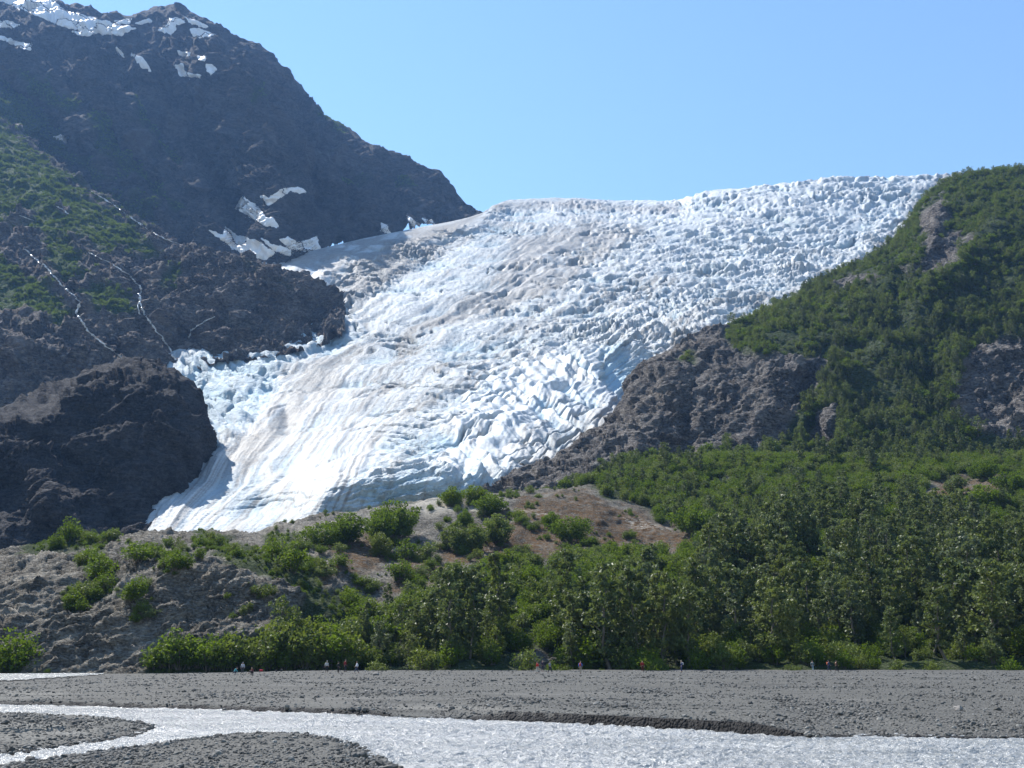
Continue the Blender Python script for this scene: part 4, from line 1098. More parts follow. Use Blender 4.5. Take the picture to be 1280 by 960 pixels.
# wooded bench: shrubs under, trees over; the nearest trees are individuals
NW = NEAR['W']
bench = np.clip(NEAR['veg'] - 0.2, 0, 1) * (NEAR['PX'] > 430) * (NEAR['PX'] < 1400)
hidden = sstep(500, 480, NW[..., 1])
q, qx, qy = sample_sheet(NEAR, bench * hidden * (0.3 + 0.7 * sstep(200, 212, NW[..., 1])) * (0.3 + 0.7 * sstep(-0.2, 0.2, fbm(NW, 14, 3, off=13))), 5200)
mass('bench_undergrowth', q, ['a0', 'a1', 'a2', 'w0', 'w1', 'w2'], RNG.uniform(0.7, 1.6, len(q)), 'mixed alder and willow undergrowth filling the wooded bench', 'undergrowth')
q, qx, qy = sample_sheet(NEAR, bench * hidden * sstep(235, 255, NW[..., 1]) * (1 - 0.97 * (NEAR['PX'] < 885) * (NEAR['PY'] > 672)) * sstep(-0.3, 0.15, fbm(NW, 30, 2, off=3)) * (0.25 + 0.75 * sstep(600, 680, NEAR['PY'])), 700)
hs = (0.45 + 0.85 * RNG.random(len(q)) ** 1.3) * (0.8 + 0.5 * sstep(-0.3, 0.3, fbm(q, 22, 2, off=6))) * np.where(q[:, 1] > 330, 0.7, 1.0)
mass('bench_wood', q, ['c0', 'c1', 'c2', 'c3', 'c4', 't0'], hs, 'rows of cottonwoods rising behind the front trees of the bench', 'wood')

# low green plants on the rock knob
pv = np.clip(NEAR['veg'] - 0.25, 0, 1) * (NEAR['PX'] < 470) * (NEAR['PX'] > -60)
q, qx, qy = sample_sheet(NEAR, pv, 1500)
mass('knob_groundcover', q, ['a0', 'a2', 'w0'], RNG.uniform(0.12, 0.38, len(q)), 'bright green low plants in the hollows of the rock knob', 'groundcover')
q, qx, qy = sample_sheet(NEAR, NEAR['bare'] * sstep(0.2, 0.5, fbm(NW, 10, 3, off=77)) * (NEAR['PX'] > 280) * (NEAR['PX'] < 900) * (NEAR['PY'] < 770), 800)
mass('hump_seedlings', q, ['a0', 'w0', 'w2'], 0.08 + 0.6 * RNG.random(len(q)) ** 2.5, 'scattered low seedlings on the brown mossy hump', 'groundcover')

# ---- individual trees of the front stand
def zone_label(kind, x, tall):
    marks = [(470, 'from left, at the left end of the stand'), (560, 'from left, between the left four hikers and the scree gully'), (640, 'from left, just before the scree gully'),
             (720, 'from left, above the scree gully'), (800, 'from left, right of the blue-shirted hiker'), (900, 'from left, behind the navy hiker'),
             (985, 'from left, between navy hiker and right pair'), (1080, 'from left, behind the right pair of hikers'), (1180, 'from left, right of the last hikers'), (9999, 'from left, near the right picture edge')]
    for lim, t in marks:
        if x < lim: return '%s %s %s' % (tall, kind, t)
nt = 0
TREE_SPOTS, STAND = [], []
def ok_spot(x, y, dmin):
    for a, b in TREE_SPOTS:
        if (a - x) ** 2 + (b - y) ** 2 < dmin * dmin: return False
    return True
rr = np.random.default_rng(99)
tries = 0
while nt < 285 and tries < 12000:
    tries += 1
    px = rr.uniform(470, 1320) if rr.random() < 0.6 else rr.uniform(540, 880)
    d = rr.choice([rr.uniform(196, 206), rr.uniform(204, 222), rr.uniform(218, 262)], p=[0.28, 0.34, 0.38])
    x = (px - 640) / F * d * 1.035
    if 632 < px < 708 and d < 224: continue
    if px < 870 and d > 223: continue
    if not ok_spot(x, d, 3.1 if px < 880 else 3.7): continue
    hit, n = drop('moraine_and_bench', x, d)
    if hit is None: continue
    ex, ey = proj(np.array(hit))
    TREE_SPOTS.append((x, d))
    grow = 0.55 + 0.6 * sstep(480, 600, px) - 0.1 * sstep(850, 920, px)
    row = 'front-row' if d < 206 else ('second-row' if d < 222 else 'back-row')
    if d < 206 and rr.random() < 0.5:
        key = rr.choice(['t0', 't1', 'w1', 'w2', 'a1']); s = rr.uniform(0.55, 1.3) * (1.0 if key[0] == 't' else 1.15)
        if key[0] == 't': nm, kind, cat = 'willow_tree', 'young willow tree', 'tree'
        else: nm, kind, cat = 'alder_bush', 'round leafy bush', 'bush'
    else:
        key = 'c%d' % rr.integers(0, 5); s = (0.6 + 0.95 * rr.random() ** 1.5) * grow
        nm, kind, cat = 'cottonwood_tree', 'grey-green cottonwood', 'tree'
    o = plant(nm, key, hit - Vector((0, 0, 0.15)), s, rr.uniform(0, 6.28), *(('stems', 'foliage') if cat == 'bush' else ('trunk', 'crown')), sx=rr.uniform(0.85, 1.15))
    STAND.append((px, row, kind, cat, o))
    nt += 1
ORD = 'first second third fourth fifth sixth seventh eighth ninth tenth eleventh twelfth thirteenth fourteenth fifteenth sixteenth seventeenth eighteenth nineteenth twentieth'.split()
ORD += ['twenty-' + a for a in ORD[:9]] + ['thirtieth'] + ['thirty-' + a for a in ORD[:9]] + ['fortieth'] + ['forty-' + a for a in ORD[:9]]
count = {}
for px, row, kind, cat, o in sorted(STAND, key=lambda t: t[0]):
    z = zone_label(kind, px, row)
    count[z] = count.get(z, 0) + 1
    tag(o, '%s %s' % (ORD[count[z] - 1], z), cat, 'trees of the stand along the gravel flat')

# ---- bushes that can be told apart: (px, py of the base, key, scale, width, label)
BUSH = [
    (18,836,'a1',2.0,1.0,'dark green rounded alder bush at the left picture edge by the far channel'),
    (2,838,'a0',1.6,1.0,'smaller alder bush at the very left edge of the picture'),
    (86,676,'a2',1.9,0.8,'tallest dark bush on the knob skyline against the shaded rock bluff'),
    (70,684,'a0',1.1,1.1,'low bush on the knob skyline left of the tallest one'),
    (112,680,'a1',1.1,1.1,'low bush on the knob skyline right of the tallest one'),
    (140,676,'w0',0.9,1.2,'flat bush on the knob skyline nearest the ice tongue'),
    (110,706,'a2',1.3,1.0,'uppermost bush of the green gully on the rock knob'),
    (124,722,'a0',1.5,1.1,'largest bush in the middle of the green gully on the knob'),
    (132,738,'a1',1.2,1.0,'right bush low in the green gully on the knob'),
    (108,748,'w1',1.1,1.2,'pale bush left of centre low in the green gully on the knob'),
    (92,760,'a0',1.0,1.2,'lowest bush of the green gully on the rock knob'),
    (172,745,'a2',1.2,1.0,'lone bush on the bare rock right of the green gully'),
    (175,700,'a1',1.2,1.6,'bright green bush mat above the lone bush on the knob'),
    (192,696,'a0',0.9,1.4,'small bright bush right of the bush mat on the knob'),
    (218,712,'a2',1.1,1.3,'bush at the upper left shoulder of the pale rock dome'),
    (170,768,'w2',0.5,1.2,'tiny pale bush on the lower rock face of the knob'),
    (250,684,'a0',0.9,1.2,'bush on the knob skyline below the ice tongue'),
    (264,682,'w2',1.1,0.8,'upright bush on the skyline just below the shaded ice hollow'),
    (222,686,'t0',0.5,0.9,'dark little upright shrub on the skyline below the ice edge'),
    (292,694,'t1',0.45,0.8,'dark thin shrub right of the skyline bushes'),
    (318,742,'w0',0.55,1.0,'small bush on top of the pale rock dome'),
    (345,698,'a1',1.6,1.1,'big bright bush at the top of the green ramp behind the dome'),
    (366,714,'a0',1.9,1.0,'tall bush on the green ramp right of the big bright one'),
    (372,690,'w1',1.1,1.0,'pale bush at the upper right of the green ramp'),
    (402,716,'w0',1.2,0.8,'grey-green bush alone on the scree right of the ramp'),
    (425,708,'a2',1.0,1.4,'flat bright bush on the scree left of the brown moss'),
    (405,686,'a1',1.5,1.3,'left bush of the long dark clump on the hump'),
    (432,680,'a0',1.9,1.2,'second bush of the long dark clump on the hump'),
    (474,678,'a2',2.1,0.9,'left half of the tallest bush on the hump skyline'),
    (496,674,'a1',2.5,0.9,'tallest bush on the hump crossing the skyline against the ice'),
    (474,696,'w1',1.4,0.9,'pale green bush in front of the tallest hump bush'),
    (508,700,'a0',1.8,1.1,'broad bush below the tallest hump bush'),
    (535,700,'w0',1.7,1.1,'grey-green bush right of the broad hump bush'),
    (570,690,'w2',1.8,1.0,'pale bush in the middle of the hump row'),
    (592,690,'w1',1.7,1.1,'bush right of the pale one in the hump row'),
    (622,680,'w0',1.9,1.1,'right end bush of the hump row'),
    (580,660,'a2',1.3,0.8,'upright bush between the pale slabs of the hump'),
    (566,634,'a1',1.5,1.2,'dark bush on the hump skyline at the foot of the ice'),
    (596,630,'a0',1.4,1.2,'second dark skyline bush at the foot of the ice'),
    (612,644,'a2',1.5,1.3,'bright bush below the skyline bushes of the hump'),
    (632,614,'a1',1.4,1.3,'skyline bush left of the dark ice debris'),
    (660,614,'a0',1.2,1.4,'low skyline bush at the dark ice debris'),
    (648,648,'a2',1.0,1.4,'flat bush left on the red-brown moss dome'),
    (688,660,'a0',1.1,1.2,'round bush on the red-brown moss dome'),
    (715,678,'a2',1.7,1.1,'bushy bright clump in the middle of the red-brown dome'),
    (738,682,'a1',0.9,1.8,'flat green mat right of the bright clump on the dome'),
    (782,674,'w2',0.9,1.1,'small grey-green bush near the right end of the dome'),
    (645,694,'w0',1.0,1.0,'pale small bush above the brown moss bank'),
    (500,722,'a0',1.4,1.3,'bright bush above the dark brown moss hollow'),
    (525,724,'w1',1.3,1.1,'pale bush right of the one above the moss hollow'),
    (460,736,'w0',1.0,1.0,'small bush on the grey scree tongue'),
    (868,668,'a1',2.0,1.2,'round bright bush at the right foot of the moss dome'),
    (1236,640,'a0',2.0,1.1,'round bush on the brown clearing near the right edge'),
    (1196,618,'w1',1.5,1.1,'pale bush on the upper left rim of the right clearing'),
    (1230,600,'a2',1.6,1.2,'bright bush at the top of the right clearing'),
    (1268,618,'a1',1.8,1.2,'bright bush at the right end of the right clearing'),
    (735,835,'a2',2.1,1.3,'bright alder bush at the gravel edge right of the scree gully'),
    (712,838,'a1',1.6,1.1,'lower alder bush at the mouth of the scree gully'),
    (765,836,'a0',1.9,1.2,'alder bush at the gravel edge right of the blue-shirted hiker'),
]
BH = np.random.default_rng(5)
def put_bush(px, py, key, s, sx, label, group):
    hit, n = cast('moraine_and_bench', px, py)
    if hit is None: hit, n = cast('gravel_flat', px, py)
    if hit is None: return
    if py < 700 and px > 385 and key[0] in 'aw' and s > 1.0: key, s = ('b2' if key[0] == 'w' else 'b%d' % (int(px) % 2)), s * 0.72
    o = plant('shrub', key, hit, s, BH.uniform(0, 6.28), 'stems', 'foliage', sx=sx)
    tag(o, label, 'shrub', group)
for b in BUSH: put_bush(*b, 'bushes that stand apart on the rock knob and hump')
sat = []
for px, py, key, s, sx, lab in BUSH:
    for k in range(9 if px > 385 else 5):
        hit, n = cast('moraine_and_bench', px + BH.normal(0, 15 if px > 385 else 9), py + BH.normal(1, 5))
        if hit is not None: sat.append(tuple(hit))
mass('hump_scrub', sat, ['a0', 'a1', 'a2', 'w0', 'w1'], 0.2 + 0.75 * BH.random(len(sat)) ** 1.6, 'ragged low scrub joining the bushes of the knob and hump', 'scrub', sx=np.stack([BH.uniform(0.8, 1.5, len(sat)), BH.uniform(0.8, 1.5, len(sat)), np.ones(len(sat))], 1))
# hedge of alders along the foot of the rock dome
for k, px in enumerate(np.linspace(192, 470, 26)):
    py = 834 + BH.uniform(-2, 2)
    put_bush(px, py, ('a0', 'a1', 'a2', 'w1')[BH.integers(0, 4)] if px < 330 else ('a0', 'a2', 'w0', 'w1')[BH.integers(0, 4)], BH.uniform(0.9, 2.1), BH.uniform(0.85, 1.25),
             '%s alder from the left in the hedge at the foot of the rock dome' % ORD[k], 'hedge of alders at the foot of the rock dome')
for k, px in enumerate(np.linspace(345, 480, 14)):
    put_bush(px, BH.uniform(806, 824), ('w0', 'w1', 'a0')[BH.integers(0, 3)], BH.uniform(1.4, 2.0), 1.0, '%s taller alder from the left behind the hedge by the rock dome' % ORD[k], 'alders behind the hedge')
for px, py, key, s, lab in [(346,800,'t1',1.35,'slender pale tree standing against the dark right side of the rock dome'), (366,806,'t0',1.05,'shorter slender tree right of the one against the dome'),
                            (455,812,'c1',0.8,'slim cottonwood at the left end of the stand'), (548,752,'c1',0.72,'tall thin cottonwood rising against the brown moss bank'),
                            (485,772,'c3',0.66,'grey-green cottonwood in front of the moss hollow'), (582,750,'c1',0.62,'second thin cottonwood against the brown moss bank'),
                            (815,722,'c2',0.75,'cottonwood topping the tree line below the moss dome')]:
    hit, n = cast('moraine_and_bench', px, py)
    if hit is not None:
        o = plant('cottonwood_tree', key, hit, s, BH.uniform(0, 6), 'trunk', 'crown'); tag(o, lab, 'tree', 'trees that stand apart')
# ---------------------------------------------------------------- snow patches, streams
def drape(name, sheet, poly, mat, thick=1.2, soft=3.0, step=0.9, jit=2.0, seed=0, lift=0.25):
    """A thin real layer lying on a terrain sheet, its rim sunk below the surface."""
    poly = np.array(poly, float)
    lo, hi = poly.min(0) - 4, poly.max(0) + 4
    nx = int((hi[0] - lo[0]) / step) + 2; ny = int((hi[1] - lo[1]) / step) + 2
    X, Y = np.meshgrid(np.linspace(lo[0], hi[0], nx), np.linspace(lo[1], hi[1], ny))
    nzz = fbm(np.stack([X / 7, Y / 7, 0 * X + seed * 3.1], -1), 1.0, 3)
    sd = poly_sd(X, Y, poly) + nzz * jit
    idx = -np.ones(X.shape, int); V = []; dep = []
    for i in range(ny):
        for j in range(nx):
            if sd[i, j] < -3.2: continue
            hit, n = cast(sheet, X[i, j], Y[i, j])
            if hit is None: continue
            if n.dot(hit - EYE) > 0: n = -n
            t = sd[i, j] / soft
            off = thick * (1 - math.exp(-t * 1.5)) + lift if t > 0 else t * thick * 2.5 + lift
            n = (n + Vector((0, -0.2, 0.6))).normalized()
            idx[i, j] = len(V); V.append(hit + n * off); dep.append((hit - EYE).length)
    if not V: return None
    dep = np.array(dep)
    f = np.stack([idx[:-1, :-1], idx[:-1, 1:], idx[1:, 1:], idx[1:, :-1]], -1).reshape(-1, 4)
    f = f[(f >= 0).all(1)]
    if not len(f): return None
    dd = dep[f]; f = f[(dd.max(1) - dd.min(1)) < 45]
    if not len(f): return None
    return mesh_from(name, np.array([list(v) for v in V]), f[:, ::-1], mat)

z1 = lambda pts: [(x / 2.977, y / 2.977) for x, y in pts]
z2 = lambda pts: [(x / 2.977, y / 2.977 + 230) for x, y in pts]
z3 = lambda pts: [(x / 2.56 + 300, y / 2.56 + 180) for x, y in pts]
SNOW = [
    (z1([(-60,-20),(20,-8),(190,-8),(240,40),(330,62),(440,92),(505,104),(450,132),(400,128),(330,122),(230,98),(140,58),(60,25)]), 'long snowfield under the upper left skyline of the mountain'),
    (z1([(270,118),(330,112),(360,122),(330,134),(290,130)]), 'snow strip hanging below the long upper snowfield'),
    (z1([(-60,70),(40,80),(70,92),(40,103),(-60,97)]), 'small snow patch at the left edge under the long snowfield'),
    (z1([(-30,128),(20,138),(60,155),(110,165),(112,185),(60,172),(20,152),(-30,140)]), 'second snow patch at the left edge, sloping to the right'),
    (z1([(425,78),(490,72),(480,86),(440,87)]), 'small snow sliver in the notch left of the summit'),
    (z1([(505,86),(555,70),(562,80),(525,90)]), 'thin snow sliver just below the summit, left side'),
    (z1([(590,112),(622,92),(630,68),(660,68),(690,84),(655,94),(655,115),(635,128)]), 'hooked snow patch below the summit'),
    (z1([(688,62),(740,78),(775,100),(740,99),(700,80)]), 'snow strip along the right shoulder of the summit'),
    (z1([(708,108),(740,106),(802,130),(770,138),(720,136)]), 'broad snow patch under the right shoulder of the summit'),
    (z1([(490,203),(520,208),(550,238),(564,266),(525,247)]), 'slanting snow patch in the gully left below the summit'),
    (z1([(433,178),(450,188),(462,214),(440,197)]), 'tiny snow streak left of the slanting gully patch'),
    (z1([(652,244),(678,238),(690,270),(748,280),(742,288),(668,284)]), 'boot-shaped snow patch in the middle of the upper face'),
    (z1([(768,240),(788,238),(806,258),(785,278),(768,262)]), 'small round snow patch right of the boot-shaped one'),
    (z1([(663,190),(708,196),(704,208),(666,204)]), 'flat snow patch above the boot-shaped one'),
    (z1([(736,210),(764,212),(760,226),(742,222)]), 'tiny snow spot above the small round patch'),
    (z1([(200,512),(225,503),(246,511),(245,530),(225,521)]), 'lone snow patch low on the left green ledges'),
    (z1([(886,748),(905,732),(960,770),(985,805),(1020,815),(1038,845),(990,842),(930,807),(878,776)]), 'large wedge of snow at the foot of the shaded face'),
    (z1([(966,728),(1000,735),(1060,700),(1120,696),(1140,715),(1115,718),(1080,707),(1030,747),(1000,764)]), 'arched snow band right above the large wedge'),
    (z2([(778,172),(830,188),(840,158),(880,190),(960,213),(1025,255),(990,280),(940,275),(870,243)]), 'big snow apron between the spur and the grey ice'),
    (z2([(972,203),(1020,225),(1085,245),(1078,266),(1020,248)]), 'narrow snow tongue right of the big apron'),
    (z2([(1038,205),(1070,198),(1112,220),(1134,247),(1080,242)]), 'pointed snow patch above the grey ice margin'),
    (z2([(1108,220),(1150,205),(1178,198),(1193,242),(1150,250)]), 'rightmost snow patch touching the grey ice margin'),
    (z3([(452,253),(470,262),(482,287),(458,278)]), 'tiny snow streak above the ice margin at mid slope'),
    (z3([(533,228),(560,246),(584,264),(556,264)]), 'snow chute running into the upper ice margin'),
    (z3([(583,238),(612,245),(624,260),(598,256)]), 'small snow patch right of the chute at the ice margin'),
]
for k, (p, lab) in enumerate(SNOW):
    big = (np.ptp(np.array(p)[:, 0]) > 24)
    o = drape('snow_patch', 'left_mountain', p, M_SNOW, 1.2 if big else 0.9, 3.0, 0.8, 3.0 if big else 2.0, k, 0.5)
    if o: tag(o, lab, 'snow patch', 'snow patches on the left mountain')

def stream(pts, width, label, sheet='green_spur', seed=1):
    """A broken ribbon of white water following the rock."""
    p = np.array(pts, float)
    r = np.random.default_rng(seed)
    a = np.concatenate([[0], np.cumsum(np.linalg.norm(np.diff(p, axis=0), axis=1))])
    u = np.linspace(0, a[-1], int(a[-1] / 0.7) + 2)
    x = np.interp(u, a, p[:, 0]); y = np.interp(u, a, p[:, 1])
    wv = fbm(np.stack([u / 9, 0 * u + seed, 0 * u], -1), 1.0, 3)
    x = x + wv * 4.5
    ww = width * np.clip(0.6 + 1.7 * fbm(np.stack([u / 5, 0 * u + seed * 7, 0 * u], -1), 1.0, 3), 0.2, 1.8)
    V, ok, dep = [], [], []
    for xi, yi, wi in zip(x, y, ww):
        for s in (-1, -0.4, 0.4, 1):
            hit, n = cast(sheet, xi + s * wi * 0.5, yi + s * wi * 0.12)
            if hit is None: V.append((0, 0, 0)); ok.append(False); dep.append(0); continue
            if n.dot(hit - EYE) > 0: n = -n
            n = (n + Vector((0, -0.3, 0.5))).normalized()
            V.append(tuple(hit + n * ((1.3 if abs(s) < 0.5 else 0.35) + 0.25 * r.random()))); ok.append(True); dep.append((hit - EYE).length)
    V = np.array(V); ok = np.array(ok); dep = np.array(dep)
    f = grid_faces(len(u), 4)
    dd = dep[f]
    thick_enough = np.repeat(ww[:-1] > 0.14 * width, 3)
    f = f[ok[f].all(1) & ((dd.max(1) - dd.min(1)) < 30) & thick_enough]
    if not len(f): return
    o = mesh_from('waterfall', V, f[:, ::-1], M_FALL)
    tag(o, label, 'waterfall', 'meltwater streams on the left spur')
stream([(115,240),(130,249),(150,262),(170,277),(190,290),(205,299),(222,305),(235,309)], 4.5, 'straight white stream along the top edge of the green spur', seed=1)
stream([(30,312),(45,325),(60,337),(76,356),(92,370),(101,378),(95,392),(110,415),(130,432),(160,454)], 3.6, 'left white stream zigzagging down below the green slope', seed=2)
stream([(112,316),(126,324),(141,331),(161,344),(176,361),(174,378),(183,398),(201,421),(212,436),(222,456)], 3.8, 'white waterfall in the middle of the spur reaching the ice edge', seed=3)
stream([(175,372),(173,384),(174,394)], 2.2, 'short side branch left of the middle waterfall', seed=4)
stream([(268,396),(254,404),(238,413),(236,424)], 2.5, 'short stream over the reddish ledge near the ice', seed=5)
stream([(24,270),(40,276)], 5.6, 'wet shining rock streak high on the left green slope', seed=6)
stream([(72,258),(86,268)], 2.8, 'small shining streak on the green slope by the straight stream', seed=7)

# ---------------------------------------------------------------- stones
def stone_mesh(name, seed, sub=2, mat=None, flat=0.6, rough=0.25):
    bm = bmesh.new(); bmesh.ops.create_icosphere(bm, subdivisions=sub, radius=0.5)
    co = np.array([v.co for v in bm.verts])
    d = 1 + fbm(co * 1.6, 1.0, 2, off=seed * 5.3) * rough * 2
    r = np.random.default_rng(seed)
    ax = r.normal(size=(7, 3)); ax /= np.linalg.norm(ax, axis=1, keepdims=True)
    co2 = co * d[:, None]
    for a in ax:                                        # chipped facets
        t = co2 @ a; lim = 0.36 + 0.1 * r.random()
        co2 = co2 - np.clip(t - lim, 0, None)[:, None] * a * 0.85
    co2 *= np.array([1, r.uniform(0.65, 0.95), flat])
    for v, c in zip(bm.verts, co2): v.co = c
    me = bpy.data.meshes.new(name); bm.to_mesh(me); bm.free()
    me.materials.append(mat or M_STONE)
    return me
STONES = [stone_mesh('stone_kind', 100 + k, 1, flat=(0.55, 0.7, 0.45, 0.6)[k % 4]) for k in range(6)]

def scatter_stones():
    n = 120000
    py = RNG.uniform(839, 1010, n)
    px = RNG.uniform(-160, 1440, n)
    g = ground_point(px, py, 0.25)
    g = g[g[:, 1] < 186]
    z, wet, silt, sd, s4 = flat_height(g[:, 0], g[:, 1])
    q = np.stack([g[:, 0], g[:, 1], 0 * z], -1)
    clus = fbm(q * np.array([1, 0.5, 1]), 6.0, 3, off=5)
    gx = proj(np.stack([g[:, 0], g[:, 1], 0 * z], -1))[0]
    keep = (sd > -0.05) & ~((gx > 590) & (gx < 1000) & (sd < 0.2)) & (s4 < -0.3) & (RNG.random(len(g)) < 0.35 + 0.65 * sstep(-0.2, 0.25, clus) + 0.4 * sstep(1.5, 0, sd))
    g, z, sd, clus = g[keep], z[keep], sd[keep], clus[keep]
    dist = g[:, 1]
    s = np.exp(RNG.normal(0, 0.5, len(g))) * 0.055 * (0.8 + dist / 75) * (1 + 0.35 * sstep(0, .3, clus)) * (1 + 0.4 * sstep(1.2, 0.0, sd))
    s = np.clip(s, 0.03, 0.42)
    pts = np.stack([g[:, 0], g[:, 1], z + s * 0.08], -1)
    rots = np.stack([RNG.normal(0, 0.3, len(g)), RNG.normal(0, 0.3, len(g)), RNG.uniform(0, 6.28, len(g))], -1)
    mass('gravel_cobbles', pts, None, s, 'grey cobbles and pebbles strewn over the gravel flat', 'gravel', meshes=STONES, rots=rots)
scatter_stones()

def boulder(px, py, s, label, seed, on='gravel_flat', zoff=0.0, mat=None):
    hit, n = cast(on, px, py)
    if hit is None: return
    o = bpy.data.objects.new('boulder', stone_mesh('boulder', seed, 3, mat or M_BOULDER, 0.62))
    o.location = hit + Vector((0, 0, s * 0.12 + zoff)); o.scale = (s,) * 3; o.rotation_euler = (0, 0, seed)
    COL.objects.link(o)
    tag(o, label, 'boulder', 'boulders lying on the gravel')
boulder(134, 836.5, 2.6, 'tallest boulder of the heap at the foot of the rock knob', 3)
boulder(144, 837.5, 1.6, 'right boulder of the heap at the foot of the rock knob', 4)
boulder(125, 838, 1.5, 'left flat boulder of the heap at the foot of the rock knob', 5)
boulder(113, 839.5, 0.9, 'small boulder left of the heap beside the far channel', 6)
boulder(1148, 927.5, 0.32, 'small dark rock sticking out of the river at right', 7, on='gravel_flat', zoff=0.12, mat=M_KNOB)
boulder(1198, 888, 0.5, 'pale stone on the gravel right of centre', 8)
boulder(470, 844, 0.8, 'pale boulder on the gravel by the white-topped hiker', 9)

# ---------------------------------------------------------------- people
WS = bpy.data.scenes.new('workshop')
def skin_mesh(name, verts, edges, rad, mat, sub=1, root=0):
    me = bpy.data.meshes.new(name); me.from_pydata([tuple(v) for v in verts], edges, [])
    o = bpy.data.objects.new(name, me); WS.collection.objects.link(o)
    m = o.modifiers.new('s', 'SKIN'); m.use_smooth_shade = True
    sd = me.skin_vertices[0].data
    for i, r in enumerate(rad):
        sd[i].radius = (r, r) if not isinstance(r, tuple) else r
        sd[i].use_root = (i == root)
    o.modifiers.new('d', 'SUBSURF').levels = sub
    o.modifiers['d'].render_levels = sub
    WS.view_layers[0].update(); dg = WS.view_layers[0].depsgraph
    ev = bpy.data.meshes.new_from_object(o.evaluated_get(dg))
    bpy.data.objects.remove(o)
    ev.materials.clear(); ev.materials.append(mat)
    return ev

CLOTH = {}
def cloth(c):
    if c not in CLOTH: CLOTH[c] = plain('cloth_%d' % len(CLOTH), c, 0.85, 0.2, 0.15, 9)
    return CLOTH[c]
M_SKIN = plain('skin', (0.42, 0.26, 0.19), 0.6, 0.3, 0.08)
M_HAIR = plain('hair', (0.05, 0.035, 0.025), 0.6, 0.3)
M_BOOT = plain('boots', (0.06, 0.05, 0.045), 0.7, 0.3)

